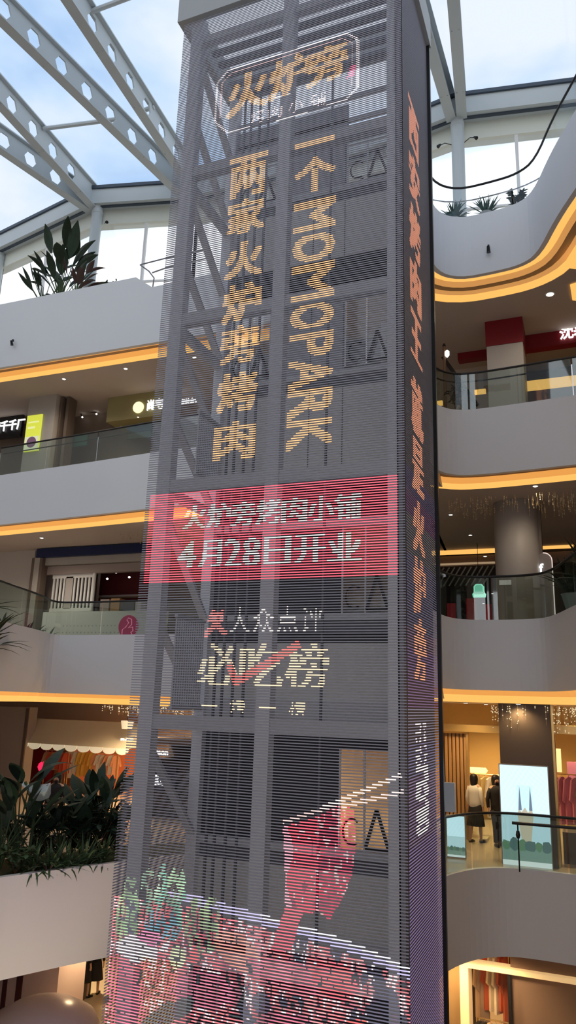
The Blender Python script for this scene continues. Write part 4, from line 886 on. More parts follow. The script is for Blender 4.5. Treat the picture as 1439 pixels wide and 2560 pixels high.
def clothes_rack(loc, width, n, cols, label, zrail=1.5, h=(.7, 1.0), grp='clothes on rails', seed=1, what='gold'):
    r = random.Random(seed); t = thing('clothes_rack', loc, label, 'clothes rack'); z = zrail
    for nm, b in (('rail', MB().tube([(-width/2, 0, z), (width/2, 0, z)], .016, 8)), ('upright', MB().tube([(-width/2, 0, 0), (-width/2, 0, z)], .018, 8)), ('upright', MB().tube([(width/2, 0, 0), (width/2, 0, z)], .018, 8)), ('foot', MB().box((-width/2-.02, -.25, 0), (-width/2+.02, .25, .03))), ('foot', MB().box((width/2-.02, -.25, 0), (width/2+.02, .25, .03)))):
        o = b.build(nm, M_GOLD); o.parent = t
    for k in range(n):
        c = cols[r.randrange(len(cols))]; hh = r.uniform(*h); nm = 'cloth_%02d%02d%02d' % tuple(int(q*99) for q in c)
        o = garment(MB(), .42, hh, d=.06).build('hanging_garment', mat(nm, c, .8)); x = -width/2+width*(k+.5)/n
        o.location = (loc[0]+x, loc[1], loc[2]+z-.06); o.rotation_euler = (0, 0, r.uniform(.5, 1.1))
        tag(o, '%s garment, %s from left, %s' % (colname(c), ['one', 'two', 'three', 'four', 'five', 'six', 'seven', 'eight', 'nine', 'ten'][k], label.split(' with')[0]), 'garment', grp)
        hk = MB().tube([(0, 0, 0), (.02, 0, .05), (0, 0, .08)], .006, 5).build('hanger_hook', M_CHROME); hk.parent = o
    return t
def colname(c):
    r, g, b = c
    if max(c) < .12: return 'black'
    if min(c) > .45: return 'cream white'
    if r > .4 and g < .12: return 'red'
    if r > .5 and g > .3 and b < .3: return 'golden'
    if b > r and b > g: return 'blue'
    if g > r: return 'green'
    if r > .5: return 'pink'
    return 'brown'
p = PY(190, 2015, 22.8); p.z = FZ2
clothes_rack(p, 1.2, 7, [(.8, .5, .1), (.7, .35, .05), (.75, .7, .6)], 'gold rack with yellow clothes under the awning', 1.35, (.7, .9), 'yellow clothes under the awning', 5)
p = PY(130, 2015, 22.6); p.z = FZ2
clothes_rack(p, 1.0, 6, [(.8, .75, .65), (.6, .1, .05), (.5, .3, .2)], 'pale clothes rack under the red lantern', 1.3, (.5, .7), 'clothes under the red lantern', 6)
p = PY(255, 2005, 22.8); p.z = FZ2
clothes_rack(p, 1.0, 6, [(.8, .75, .65), (.7, .3, .15), (.6, .5, .4)], 'clothes rack before the orange wall', 1.3, (.5, .7), 'clothes before the orange wall', 9)
t = thing('wall_shelf', PY(230, 1915, 23.6), 'white-edged wall shelf on the orange wall', 'shelf')
for nm, b in (('board', MB().box((-.7, 0, 0), (.7, .25, .04))), ('upright', MB().box((-.7, 0, -.9), (-.66, .2, 0))), ('upright', MB().box((.3, 0, -.9), (.34, .2, 0)))):
    o = b.build(nm, mat('shelf_cream', (.85, .6, .4), .5)); o.parent = t
tag(text3d('shop_lettering', 'nor', PY(317, 1855, 20.9), .46, .22, glow('sign_warmwhite', (1, .95, .8), 1.4)), 'glowing white letters reading nor at the right end of the awning', 'sign')
tag(text3d('shop_lettering', "n'mono", PY(403, 1880, 22.0), .80, .20, M_SIGNW), 'white glowing script letters in the left bay of the tower, upper of two', 'sign')
t = thing('filler', PY(415, 2168, 19.2), 'near-black kiosk added for the dark shop seen through the left bay of the tower', 'filler'); t.location.z = FZ2  # added block that darkens the bay, covering the bright gold wall behind
for nm, bb, m in (('body', MB().box((-1.05, 0, 0), (1.3, 1.6, 1.5)), mat('filler_black', (.035, .028, .03), .5)), ('canopy', MB().box((-1.05, 0, 1.95), (1.3, 1.6, 2.1)), M_COLD), ('post', MB().box((-1.05, .05, 1.5), (-.97, .13, 1.95)), M_COLD), ('post', MB().box((1.2, .05, 1.5), (1.3, .13, 1.95)), M_COLD), ('back_panel', MB().box((-1.05, 1.5, 1.5), (1.3, 1.6, 1.95)), mat('filler_black', (.035, .028, .03), .5))):
    o = bb.build(nm, m); o.parent = t
t = thing('shop_sign', PY(405, 1956, 19.05), 'dark panel with white glowing letters in the left bay of the tower', 'shop sign')
o = MB().box((-.42, 0, -.25), (.42, .08, .40)).build('board', mat('board_blackblue', (.02, .02, .04), .4)); o.parent = t
o = text3d('lettering', 'Kiki', (0, -.04, .05), .40, .30, M_SIGNW); o.parent = t
t = thing('ceiling_lamp', PY(318, 1812, 20.6), 'cream glowing drum lamp above the nor letters', 'lamp')
o = MB().lathe([(.16, -.12), (.2, .12), (.19, .12), (.15, -.1)], n=20).build('shade', glow('drum_cream', (1, .8, .5), .8)); o.parent = t
o = MB().tube([(0, 0, .12), (0, 0, .5)], .01, 6).build('rod', M_BLACK); o.parent = t
def string_lights(name, x0, x1, y0, y1, z, n, drop, label, seed):
    r = random.Random(seed); b = MB(); w2 = MB()
    for i in range(n):
        x = r.uniform(x0, x1); y = r.uniform(y0, y1); L = r.uniform(.05, drop)
        for k in range(r.randint(1, 3)):
            zz = z-L*(k+1)/3; s = .009; b.box((x-s, y-s, zz-s), (x+s, y+s, zz+s))
        w2.box((x-.0015, y-.0015, z-L), (x+.0015, y+.0015, z))
    t = thing(name, ((x0+x1)/2, (y0+y1)/2, z), label, 'string lights')
    for nm, bb, m in (('bulbs', b, (glow('fairy', (1, .85, .55), .9) if seed < 5 else mat('wire_glint', (.6, .5, .35), .4))), ('wires', w2, M_GOLD)):
        o = bb.build(nm, m); o.parent = t; o.matrix_parent_inverse = Matrix.Translation(-t.location); o['kind'] = 'stuff'
string_lights('string_lights', -13.6, -8.6, 18.9, 20.0, -.22, 150, .3, 'tiny bulbs strung under the ceiling over the cream awning', 3)
string_lights('string_lights', -2.3, 1.5, 17.9, 18.8, .12, 420, .62, 'curtain of tiny bulbs hanging in front of the dark bronze column', 4)
string_lights('string_lights', -3.1, 1.2, 18.0, 19.6, 5.05, 260, .35, 'unlit-looking wire lights under the ceiling above the thick grey column', 5)
string_lights('string_lights', -13.5, -10, 18.9, 20.6, 4.98, 120, .25, 'fine wire lights under the ceiling above the navy signboard', 6)
# planted bed on the curved lower-left balcony
soil = offset(P2L, .14); soil2 = offset(P2L, 1.7); sel = [i for i, p in enumerate(P2L) if 8.0 < p[1] < 15.4 and p[0] < -7.3]
sb = MB()
for i, j in zip(sel[:-1], sel[1:]): sb.hexa([(*soil[i], -3.4), (*soil[j], -3.4), (*soil2[j], -3.4), (*soil2[i], -3.4), (*soil[i], -3.16), (*soil[j], -3.16), (*soil2[j], -3.16), (*soil2[i], -3.16)])
struct(sb.build('planting_bed', mat('soil', (.10, .09, .04), .9, noise=.5, nscale=14)))
G = 'plants in the curved lower-left planter'
def bed(u, v, Y): q = PY(u, v, Y); q.z = -3.17; return q
plants = [('ban', 40, 12.4, 1.9, 6, 'tallest upright broad-leaf plant at the far left of the planter'), ('ban', 5, 12.0, 1.7, 5, 'broad-leaf plant cut by the left picture edge in the planter'), ('ban', 90, 12.9, 1.5, 9, 'broad-leaf plant right behind the white calla-like leaf'),
 ('ban', 150, 13.3, 1.35, 10, 'dark broad-leaf plant in the middle of the planter'), ('ban', 205, 13.7, 1.5, 11, 'dark broad-leaf plant right of the middle of the planter'), ('ban', 262, 14.2, 1.65, 12, 'dark broad-leaf plant nearest the tower with pointed leaves'),
 ('ban', 235, 14.6, 1.5, 13, 'dark broad-leaf plant behind the one nearest the tower'), ('bus', 120, 13.3, 1.0, 21, 'dense leafy shrub behind the spiky grasses, left'), ('bus', 180, 13.7, 1.05, 22, 'dense leafy shrub behind the spiky grasses, centre'), ('bus', 240, 14.0, 1.0, 23, 'dense leafy shrub behind the spiky grasses, right'), ('bus', 285, 14.4, 1.1, 24, 'dense leafy shrub touching the tower edge'), ('bus', 60, 12.8, .9, 25, 'dense leafy shrub under the tallest plant'),
 ('spk', 135, 12.35, .62, 31, 'spiky grass tuft, leftmost in the front row of the planter'), ('spk', 175, 12.7, .58, 32, 'spiky grass tuft, second in the front row of the planter'), ('spk', 215, 13.0, .62, 33, 'spiky grass tuft, third in the front row of the planter'), ('spk', 258, 13.4, .6, 34, 'spiky grass tuft, fourth in the front row of the planter'), ('spk', 90, 12.1, .6, 35, 'low spiky tuft left of the front row in the planter'), ('bus', 45, 11.9, .6, 36, 'pale green low shrub at the left front of the planter'), ('bus', 85, 12.0, .35, 37, 'yellow-green ground plant at the planter edge, left'), ('bus', 125, 12.2, .3, 38, 'yellow-green ground plant at the planter edge, right')]
for kd, u, Y, h, sd, lb in plants:
    q = bed(u, 2120, Y)
    if kd == 'ban': banana_plant(q, h, 13, sd, lb, G, M_GREEN, .42)
    elif kd == 'bus': bushy_plant(q, h, 170 if h > .5 else 110, sd, lb, G, M_GREEN2 if h < .7 else M_GREEN, w_=.12, spread=.8)
    else: spiky_plant(q, h, 60, sd, lb, G, M_GREEN2, .04, 1.3)
t = thing('calla_leaf', bed(75, 2100, 12.6), 'large smooth white calla-like leaf sculpture among the plants', 'leaf sculpture')
pl = PY(58, 1953, 12.6)-t.location; pr = PY(128, 1975, 12.6)-t.location; b = MB(); prev = None
for i in range(13):
    s = i/12; x = pl.x+(pr.x-pl.x)*s; zc = pl.z+(pr.z-pl.z)*s-.12*math.sin(s*math.pi); hw = .02+.17*math.sin(min(1, s*1.1)*math.pi*.62)**1.3
    cur = [(x, -.04, zc+hw*.8), (x, -.12, zc), (x, -.05, zc-hw*.8), (x, .0, zc-hw*.4), (x, -.02, zc+hw*.4)]
    if prev: 
        for k in range(5): b.face([prev[k], prev[(k+1) % 5], cur[(k+1) % 5], cur[k]])
    prev = cur
b.face(prev); o = b.build('blade', mat('calla_white', (.55, .60, .55), .4), smooth=True); o.parent = t
o = MB().tube([(0, 0, 0), (.05, 0, 1.0), (pl.x+.1, -.06, pl.z)], .03, 8).build('stalk', M_GREEN2); o.parent = t
t = thing('glass_screen', Vector((-9.98, 10.85, -3.1)), 'clear glass pane with a metal edge at the left end of the planter', 'glass screen')
o = MB().ribbon([(-.9, -2.2), (0, 0)], 0, 1.0, .02).build('glass_panel', G_RAIL); o.parent = t
o = MB().box((-.02, -.02, 0), (.02, .02, 1.02)).build('edge_post', M_CHROME); o.parent = t
for x, y, e_, lb in ((-12.6, 19.6, 520, 'downlight in front of the cream awning'), (-10.0, 22.6, 800, 'downlight inside the orange-walled shop'), (-12.4, 22.8, 500, 'downlight over the red lantern'), (-8.2, 19.5, 60, 'downlight behind the tower at the lower left')):
    downlight((x, y, -.195), lb, e_, .06, (1, .72, .42))

# ================================================================= LEVEL 2, RIGHT
M_WOOD = mat('wood_slat', (.36, .20, .08), .45); M_GOLDW = mat('gold_wall', (.55, .36, .13), .5); ZC = .145; FZ = -3.2
wallY(-4.9, 12, FZ, .2, 24.5, M_GOLDW, 'wall_right')
a = PY(1248, 1850, 17.95); b = PY(1378, 1850, 17.95)
struct(MB().box((a.x, 17.95, FZ), (b.x, 18.6, ZC+.02)).build('square_column', M_COLD)); struct(MB().box((b.x, 18.1, FZ), (b.x+.05, 18.5, ZC)).build('column_trim', M_GOLD))
def screen(u0, v0, u1, v1, Y, label):
    a = PY(u0, v1, Y); b = PY(u1, v0, Y); W_ = b.x-a.x; H_ = b.z-a.z
    t = thing('display_screen', ((a.x+b.x)/2, Y, a.z), label, 'screen')
    def pt(nm, bb, m): o = bb.build(nm, m); o.parent = t
    pt('bezel', MB().box((-W_/2-.02, 0, -.02), (W_/2+.02, .06, H_+.02)), M_COLG)
    pt('sky_picture', MB().box((-W_/2, -.006, H_*.22), (W_/2, 0, H_)), glow('scr_sky', (.52, .76, .86), 1.0))
    pt('sky_picture', MB().box((-W_/2, -.006, H_*.5), (W_/2, -.001, H_)), glow('scr_sky2', (.70, .86, .93), 1.0))
    pt('ground_picture', MB().box((-W_/2, -.007, H_*.05), (W_/2, 0, H_*.22)), glow('scr_ground', (.20, .32, .28), .9))
    pt('lower_strip', MB().box((-W_/2, -.007, 0), (W_/2, 0, H_*.05)), glow('scr_pale', (.8, .9, .9), .9))
    r = random.Random(3)
    for k in range(6):
        x = -W_/2+W_*(k+.5)/6; rr = W_*r.uniform(.08, .14); pl = [(x+rr*math.cos(q)*r.uniform(.8, 1), H_*.20+rr*1.1*math.sin(q)*r.uniform(.7, 1.3)) for q in np.linspace(0, 6, 11)]
        pt('tree_picture', MB().slab(pl, -.010-.001*k, -.008), glow('scr_tree%d' % (k % 2), ((.12, .25, .15), (.09, .17, .17))[k % 2], .9))
    return t, W_, H_, pt
t, W_, H_, pt = screen(1257, 1918, 1367, 2160, 17.85, 'tall bright screen with pale blue sky and twin spires on the dark bronze column')
gs = glow('scr_spire', (.18, .24, .34), .9); gw = glow('scr_castle', (.62, .55, .42), .9)
for x in (-.1, .12): pt('spire_picture', MB().slab([(x-.035, H_*.55), (x+.035, H_*.55), (x+.018, H_*.68), (x, H_*.80), (x-.018, H_*.68)], -.012, -.008), gs)
pt('building_picture', MB().slab([(-.16, H_*.5), (-.13, H_*.56), (-.07, H_*.53), (.0, H_*.58), (.06, H_*.53), (.14, H_*.57), (.17, H_*.5), (.10, H_*.22), (-.08, H_*.22)], -.011, -.008), gw)
screen(1118, 2042, 1160, 2140, 17.9, 'smaller pale blue screen behind the railing beside the tower')
slabbox('info_terminal', 1106, 1957, 1136, 2030, 18.6, .12, mat('terminal_bluegrey', (.18, .21, .25), .3, emit=(.12, .15, .19), es=.5), 'blue-grey terminal panel beside the tower, above the smaller pale screen', 'terminal')
sl = thing('slatted_wall', PY(1140, 2030, 20.5), 'wall of upright wooden slats at the entrance of the gold-lit shop', 'slatted wall'); c0 = sl.location
a = PY(1100, 1832, 20.5)-c0; b = PY(1166, 1832, 20.5)-c0; z0 = FZ-c0.z
for k in range(7):
    x = a.x+(b.x-a.x)*(k+.5)/7; o = MB().box((x-.035, 0, z0), (x+.035, .12, a.z)).build('slat', M_WOOD); o.parent = sl
o = MB().box((a.x, .14, z0), (b.x, .2, a.z)).build('backing', mat('slat_backing', (.14, .075, .03), .6)); o.parent = sl
slabbox('door_lintel', 1095, 1812, 1250, 1830, 20.3, .3, M_GOLD, 'brass lintel across the top of the gold-lit shop entrance', 'lintel')
slabbox('door_lintel', 1375, 1815, 1480, 1836, 20.3, .3, M_GOLD, 'brass lintel right of the dark bronze column', 'lintel')
slabbox('door_jamb', 1166, 1832, 1172, 2060, 20.4, .2, M_GOLD, st=True)
for i, (u, v) in enumerate(((1188, 1925), (1193, 1952))):
    p = PY(u, v, 23.8); t = thing('wall_lamp', p, ['glowing gold wall lamp, upper of two inside the gold-lit shop', 'glowing gold wall lamp, lower of two inside the gold-lit shop'][i], 'lamp')
    o = MB().slab([(-.3, -.08), (.3, -.08), (.36, 0), (.3, .08), (-.3, .08), (-.36, 0)], -.05, 0).build('shade', glow('lamp_gold', (1, .82, .35), 1.3)); o.parent = t
    o = MB().box((-.05, 0, -.05), (.05, .1, .05)).build('mount', M_GOLD); o.parent = t
p = PY(1222, 2080, 21.6); p.z = FZ; clothes_rack(p, .9, 6, [(.7, .6, .4), (.1, .08, .07), (.6, .45, .2), (.7, .65, .6)], 'clothes rack left of the dark bronze column', 1.5, (.8, 1.1), 'clothes left of the bronze column', 12)
p = PY(1428, 2080, 20.6); p.z = FZ; clothes_rack(p, .8, 5, [(.6, .2, .3), (.25, .35, .1), (.5, .3, .4)], 'clothes rack at the right edge of the lower right floor', 1.7, (.9, 1.2), 'clothes at the right edge', 13)
for u0, v0, u1, v1, c, lb in ((1383, 1872, 1402, 1930, (.95, .75, .35), 'glowing gold upright lamp right of the dark bronze column'),):
    slabbox('upright_lamp', u0, v0, u1, v1, 21.2, .1, glow('gold_lamp2', c, .9), lb, 'lamp')
slabbox('poster', 1418, 1905, 1450, 1985, 21.0, .04, mat('poster_pinkish', (.45, .16, .22), .6, emit=(.4, .12, .18), es=.4), 'pinkish poster at the right edge of the lower right floor', 'poster')
slabbox('counter_block', 1408, 2083, 1470, 2175, 18.6, .6, M_COLD, 'dark counter block at the right edge behind the railing', 'counter')
slabbox('bench_box', 1197, 2098, 1216, 2108, 20.3, .5, mat('box_cream', (.8, .7, .45), .5), 'small cream box on the floor beside the person in the dark skirt', 'box')
slabbox('shop_mirror', 1382, 1975, 1393, 2040, 19.4, .05, glow('mirror_edge', (.9, .85, .75), .9), 'thin bright upright mirror edge right of the screen column', 'mirror')
railing(subpath(P2R, -3.2, 3.5, .05, 12.6), -3.12, 1.02, 'glass railing with a black handrail in front of the tall bright screen', 2.0, True, None)
t = thing('handrail_stand', PY(1298, 2180, 16.6), 'black free-standing handrail with a slim post before the tall bright screen', 'handrail'); c0 = t.location
a = PY(1279, 2057, 16.6)-c0; b = PY(1460, 2072, 16.6)-c0
for nm, bb in (('rail', MB().tube([(a.x, 0, a.z), (b.x, 0, b.z)], .03, 8)), ('post', MB().tube([(0, .02, 0), (0, .02, a.z-.03)], .014, 8)), ('joint', MB().lathe([(.03, a.z-.28), (.045, a.z-.22), (.03, a.z-.14)], n=10))):
    o = bb.build(nm, M_BLACK); o.parent = t
for x, y, e_, lb in ((-3.0, 19.4, 240, 'downlight before the gold-lit shop entrance'), (-2.9, 22.4, 500, 'downlight inside the gold-lit shop'), (-.3, 20.5, 360, 'downlight right of the dark bronze column'), (-1.6, 16.9+.9, 40, 'downlight just in front of the screen column')):
    downlight((x, y, ZC), lb, e_, .05, (1, .70, .34))

# ================================================================= GROUND LEVEL
FG = -8.2; ZB = -4.915
wallY(-4.9, 12, FG, ZB, 21.5, mat('ground_brown', (.22, .14, .09), .6), 'wall_right'); wallY(-27, -4.9, FG, ZB, 25.0, M_GOLDW)
t = thing('shop_window', PY(1210, 2560, 18.6), 'gold-framed shop window full of clothes at the bottom right', 'shop window'); c0 = t.location
a = PY(1162, 2404, 18.6)-c0; b = PY(1266, 2398, 18.6)-c0; zb = FG-c0.z
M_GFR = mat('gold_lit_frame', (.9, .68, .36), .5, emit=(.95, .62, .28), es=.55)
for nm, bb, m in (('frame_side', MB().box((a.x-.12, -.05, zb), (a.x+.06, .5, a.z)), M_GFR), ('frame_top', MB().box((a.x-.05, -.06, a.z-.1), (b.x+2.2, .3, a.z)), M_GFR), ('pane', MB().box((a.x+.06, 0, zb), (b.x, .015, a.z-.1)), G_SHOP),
                  ('back_panel', MB().box((a.x+.06, 1.3, zb), (b.x, 1.36, a.z-.1)), mat('window_back', (.75, .48, .24), .6, emit=(.9, .48, .16), es=.7)), ('mullion', MB().box((b.x, -.03, zb), (b.x+.06, .1, a.z-.1)), M_BLACK)):  # back panel glows: the shop's warm light is painted into it
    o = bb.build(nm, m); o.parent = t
wx0, wx1 = c0.x+a.x+.1, c0.x+b.x
struct(MB().box((wx1+.06, 18.7, FG), (wx1+1.85, 18.9, ZB)).build('wall_right', mat('brown_cladding', (.24, .15, .10), .5)))
struct(MB().box((wx1+1.80, 18.62, FG), (wx1+1.88, 18.8, ZB)).build('trim_1', M_BLACK))
slabbox('shop_window', 1428, 2405, 1500, 2600, 18.75, .1, M_GFR, 'sliver of a second gold-lit shop window at the bottom right corner', 'shop window')
clothes_rack(Vector(((wx0+wx1)/2, 19.3, FG)), (wx1-wx0)*.9, 7, [(.75, .5, .3), (.03, .02, .02), (.6, .12, .05), (.85, .7, .5), (.5, .35, .25)], 'clothes rack inside the bottom right shop window', 2.9, (1.0, 1.5), 'clothes in the bottom right window', 14)
clothes_rack(Vector(((wx0+wx1)/2, 19.0, FG)), (wx1-wx0)*.85, 6, [(.75, .5, .3), (.03, .02, .02), (.7, .6, .45), (.5, .08, .04)], 'lower front rack inside the bottom right shop window', 1.6, (.9, 1.2), 'lower clothes in the bottom right window', 15)
wallY(-4.9, c0.x+a.x-.12, FG, ZB, 18.65, mat('gold_side', (.40, .24, .10), .5), 'wall_right')
for x, y, e_, lb in ((-3.3, 17.9, 200, 'downlight by the bottom right shop window corner'), (-2.3, 17.9, 160, 'downlight before the bottom right shop window'), (-14.3, 20.5, 500, 'downlight over the two dark-coated people'), (-11.2, 16.4, 380, 'downlight beneath the lower-left planter')):
    downlight((x, y, ZB), lb, e_, .06, (1, .72, .40))
# ground, left: pale clad wall with dark strips, round white planter block
t = thing('clad_pier', PY(80, 2560, 15.5), 'pale pink-beige clad pier with two dark upright strips, bottom left', 'pier'); c0 = t.location
a = PY(-60, 2440, 15.5)-c0; b = PY(150, 2400, 15.5)-c0
o = MB().box((a.x, 0, FG-c0.z), (b.x, 1.0, -4.95-c0.z)).build('cladding', mat('pink_beige', (.55, .42, .38), .5)); o.parent = t
o.scale.z = 1; 
for u0, u1 in ((4, 14), (38, 52)):
    p0 = PY(u0, 2500, 15.5)-c0; p1 = PY(u1, 2500, 15.5)-c0
    o = MB().box((p0.x, -.03, FG-c0.z), (p1.x, .01, -4.95-c0.z)).build('dark_strip', mat('strip_maroon', (.05, .008, .008), .4)); o.parent = t
q = PY(110, 2540, 14.0); t = tag(MB().lathe([(1.25, FG-q.z), (1.25, -.9), (1.2, -.35), (1.0, .0), (.6, .22), (.2, .3)], n=36).build('round_planter', mat('glossy_white_pink', (.75, .66, .66), .25), loc=q, smooth=True), 'smooth rounded white block at the bottom left before the clad pier', 'planter')
t = thing('display_rack', PY(182, 2505, 19.8), 'glowing yellow display rack behind the two dark-coated people', 'display rack'); t.location.z = FG
for nm, bb, m in (('back', MB().box((-.35, .3, 0), (.35, .34, 2.4)), glow('rack_yellow', (.9, .6, .2), .7)), ('upright', MB().box((-.35, 0, 0), (-.31, .3, 2.4)), M_COLD), ('upright', MB().box((.31, 0, 0), (.35, .3, 2.4)), M_COLD)):
    o = bb.build(nm, m); o.parent = t
for k in range(5): o = MB().box((-.33, 0, .3+k*.45), (.33, .3, .33+k*.45)).build('shelf', M_COLD); o.parent = t

# ================================================================= PEOPLE
def person(loc, h, rz, skin, top, bottom, hair, label, skirt=True, long_hair=True, stride=.06, seated=False):
    dr = .42 if seated else 0
    s = h/1.7; t = thing('person', loc, label, 'person', rz=rz)
    V = {}; vl = []; rl = []; E = []
    def v(n, x, y, z, r):
        if seated:
            if n[:2] == 'kn': y, z = -.42, .50
            elif n[:2] in ('an', 'he', 'to'): y -= .40
            else: z -= dr
        V[n] = len(vl); vl.append((x*s, y*s, z*s)); rl.append(r*s)
    def e(a, b): E.append((V[a], V[b]))
    v('pel', 0, 0, .93, .13); v('wai', 0, 0, 1.06, .115); v('che', 0, .01, 1.26, .135); v('nk0', 0, .01, 1.42, .065); v('nk', 0, .0, 1.47, .05); v('hd', 0, -.01, 1.56, .085); v('hd2', 0, -.01, 1.63, .085); v('ch', 0, -.035, 1.52, .06)
    e('pel', 'wai'); e('wai', 'che'); e('che', 'nk0'); e('nk0', 'nk'); e('nk', 'hd'); e('hd', 'hd2'); e('hd', 'ch')
    for sd, d in (('l', -1), ('r', 1)):
        v('sh'+sd, .17*d, .01, 1.38, .055); v('el'+sd, .23*d, .03, 1.12, .04); v('wr'+sd, .24*d, -.03*1, .88, .026); v('pm'+sd, .24*d, -.04, .81, .026)
        e('che', 'sh'+sd) if 0 else e('nk0', 'sh'+sd); e('sh'+sd, 'el'+sd); e('el'+sd, 'wr'+sd); e('wr'+sd, 'pm'+sd)
        for k, (dy, L) in enumerate(((-.027, .065), (-.010, .075), (.008, .07), (.025, .055))):
            v('f%d%s' % (k, sd), .24*d, -.04+dy, .765, .009); v('g%d%s' % (k, sd), (.24-.012)*d, -.045+dy, .775-L, .007); e('pm'+sd, 'f%d%s' % (k, sd)); e('f%d%s' % (k, sd), 'g%d%s' % (k, sd))
        v('t1'+sd, (.24-.02)*d, -.075, .80, .010); v('t2'+sd, (.24-.028)*d, -.09, .76, .008); e('pm'+sd, 't1'+sd); e('t1'+sd, 't2'+sd)
        st = stride*d
        v('hp'+sd, .09*d, 0, .88, .095); v('kn'+sd, .095*d, -.01+st, .48, .058); v('an'+sd, .10*d, .02+st*1.6, .09, .036); v('he'+sd, .10*d, .035+st*1.6, .045, .038); v('to'+sd, .11*d, -.12+st*1.6, .03, .03)
        e('pel', 'hp'+sd); e('hp'+sd, 'kn'+sd); e('kn'+sd, 'an'+sd); e('an'+sd, 'he'+sd); e('he'+sd, 'to'+sd)
    me = bpy.data.meshes.new('body'); me.from_pydata(vl, E, []); o = bpy.data.objects.new('body', me); COL.objects.link(o); o.parent = t
    sk = o.modifiers.new('skin', 'SKIN'); sk.use_smooth_shade = True
    bm = bmesh.new(); bm.from_mesh(me); ly = bm.verts.layers.skin.verify()
    for i, q in enumerate(bm.verts): q[ly].radius = (rl[i], rl[i]); q[ly].use_root = (i == 0)
    bm.to_mesh(me); bm.free(); me.materials.append(skin)
    sb = o.modifiers.new('sub', 'SUBSURF'); sb.levels = 1; sb.render_levels = 2
    def ch(nm, b, m, sm=True):
        q = b.build(nm, m, smooth=sm); q.parent = t
        if seated and nm in ('top', 'hair', 'nose', 'eyes', 'mouth'): q.location.z = -dr*s
        if seated and nm == 'shoe': q.location.y = -.40*s
        return q
    tp = MB().lathe([(.165*s, .86*s), (.165*s, 1.0*s), (.165*s, 1.08*s), (.185*s, 1.25*s), (.19*s, 1.36*s), (.12*s, 1.43*s), (.075*s, 1.46*s)], sy=.88, n=20)
    for d in (-1, 1): tp.tube([(.15*d*s, .01*s, 1.37*s), (.20*d*s, .02*s, 1.26*s), (.235*d*s, .03*s, 1.12*s), (.245*d*s, -.02*s, .92*s)], [.065*s, .06*s, .05*s, .04*s], 10)
    ch('top', tp, top)
    if skirt: ch('skirt', MB().lathe([(.26*s, .42*s), (.23*s, .6*s), (.19*s, .85*s), (.15*s, 1.0*s)], sy=.8, n=20), bottom)
    else:
        tr = MB().lathe([(.17*s, (.80-dr)*s), (.165*s, (.9-dr)*s), (.15*s, (1.02-dr)*s)], sy=.75, n=18)
        for d in (-1, 1): tr.tube([(.085*d*s, 0, (.86-dr)*s), (.095*d*s, -.42*s, .50*s), (.10*d*s, -.38*s, .10*s)] if seated else [(.085*d*s, 0, .86*s), (.095*d*s, (-.01+stride*d)*s, .48*s), (.10*d*s, (.02+stride*1.6*d)*s, .10*s)], [.10*s, .07*s, .055*s], 12)
        ch('trousers', tr, bottom)
    hb = MB().lathe([(.075*s, 1.47*s if not long_hair else 1.34*s), (.10*s, 1.5*s), (.108*s, 1.58*s), (.10*s, 1.66*s), (.06*s, 1.71*s), (.01*s, 1.725*s)], (0, .03*s, 0), n=16)
    ch('hair', hb, hair)
    for d in (-1, 1): ch('shoe', MB().tube([(.10*d*s, (.05+stride*1.6*d)*s, .035*s), (.105*d*s, (-.05+stride*1.6*d)*s, .035*s), (.11*d*s, (-.15+stride*1.6*d)*s, .025*s)], [.042*s, .045*s, .028*s], 10), M_BLACK)
    fc = MB().lathe([(.004*s, -.012*s), (.012*s, 0), (.004*s, .02*s)], (0, -.10*s, 1.565*s), 6); q = ch('nose', fc, skin)
    ey = MB()
    for d in (-1, 1): ey.box((.03*d*s-.01*s, -.098*s, 1.585*s), (.03*d*s+.01*s, -.09*s, 1.592*s))
    ch('eyes', ey, M_BLACK, False); ch('mouth', MB().box((-.02*s, -.095*s, 1.527*s), (.02*s, -.085*s, 1.533*s)), mat('lip', (.4, .1, .1), .5), False)
    return t
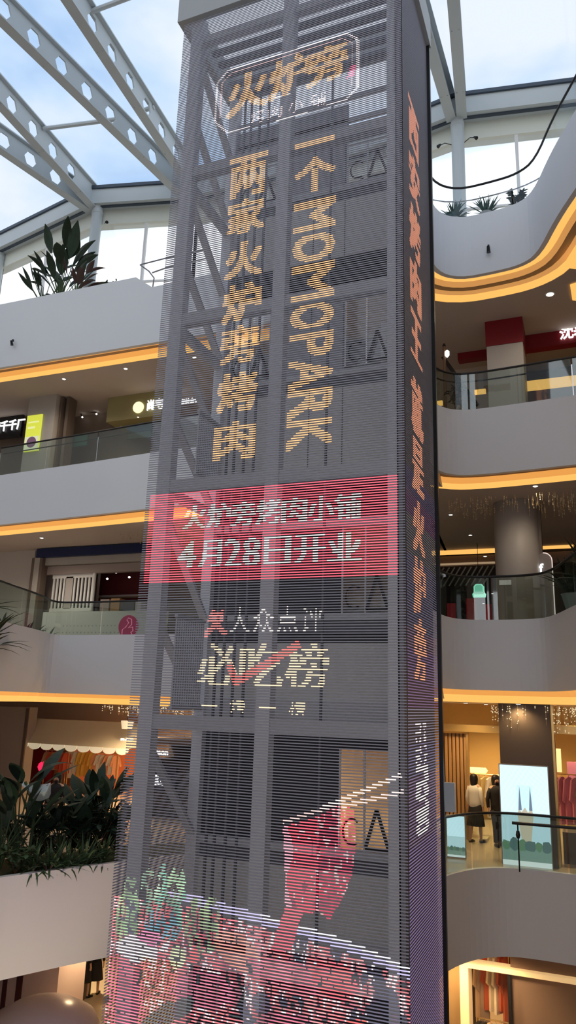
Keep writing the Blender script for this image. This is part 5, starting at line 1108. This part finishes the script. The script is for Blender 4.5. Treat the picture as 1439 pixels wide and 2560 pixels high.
M_BK = mat('cloth_black', (.015, .015, .018), .8); M_WT = mat('cloth_white', (.7, .68, .62), .8); M_HAIR = mat('hair_black', (.01, .008, .007), .5); M_GY = mat('cloth_grey', (.12, .12, .14), .8)
p = PY(1190, 2100, 20.2); p.z = FZ; person(p, 1.6, 2.6, M_SKIN, M_WT, M_BK, M_HAIR, 'person in a white top and dark skirt standing in the gold-lit shop entrance')
p = PY(1244, 2090, 20.0); p.z = FZ; person(p, 1.62, .6, M_SKIN, M_BK, M_BK, M_HAIR, 'person in all black half hidden by the dark bronze column', False)
p = PY(138, 2000, 16.6); p.z = FZ2; person(p, 1.65, .2, M_SKIN, M_BK, M_BK, M_HAIR, 'person in black seated behind the planter below the red lantern', False, seated=True)
t = thing('stool', p+Vector((0, .02, 0)), 'round dark stool under the seated person behind the planter', 'stool')
for nm, bb in (('seat', MB().lathe([(.16, .37), (.17, .39), (.16, .40)], n=20)), ('post', MB().tube([(0, 0, .02), (0, 0, .38)], .025, 8)), ('base', MB().lathe([(.17, 0), (.17, .02)], n=20))):
    o = bb.build(nm, M_COLD); o.parent = t
p = PZ(206, 2494, FG); person(p, 1.72, 2.7, M_SKIN, M_BK, M_BK, M_HAIR, 'person in a long black coat, left of the pair at the bottom left', True)
p = PZ(232, 2488, FG); person(p, 1.66, 3.4, M_SKIN, M_BK, M_BK, M_HAIR, 'person in a long black coat, right of the pair at the bottom left', True)

# unseen lamp, added to brighten the curved cream balcony front
t = thing('added_uplight', (-6.9, 8.6, -8.2), 'added, unseen floor uplight brightening the curved cream balcony front', 'uplight')
o = MB().lathe([(.14, 0), (.14, .015), (.11, .02)], n=20).build('lamp', M_LED); o.parent = t
l = bpy.data.lights.new('beam', 'SPOT'); l.energy = 800; l.color = (1, .90, .68); l.spot_size = math.radians(46); l.spot_blend = 1; l.shadow_soft_size = .15
o = bpy.data.objects.new('beam', l); COL.objects.link(o); o.parent = t; o.location = (0, 0, .08)
o.rotation_euler = (Vector((-9.35, 12.3, -3.7))-Vector((-6.9, 8.6, -8.1))).to_track_quat('-Z', 'Y').to_euler()
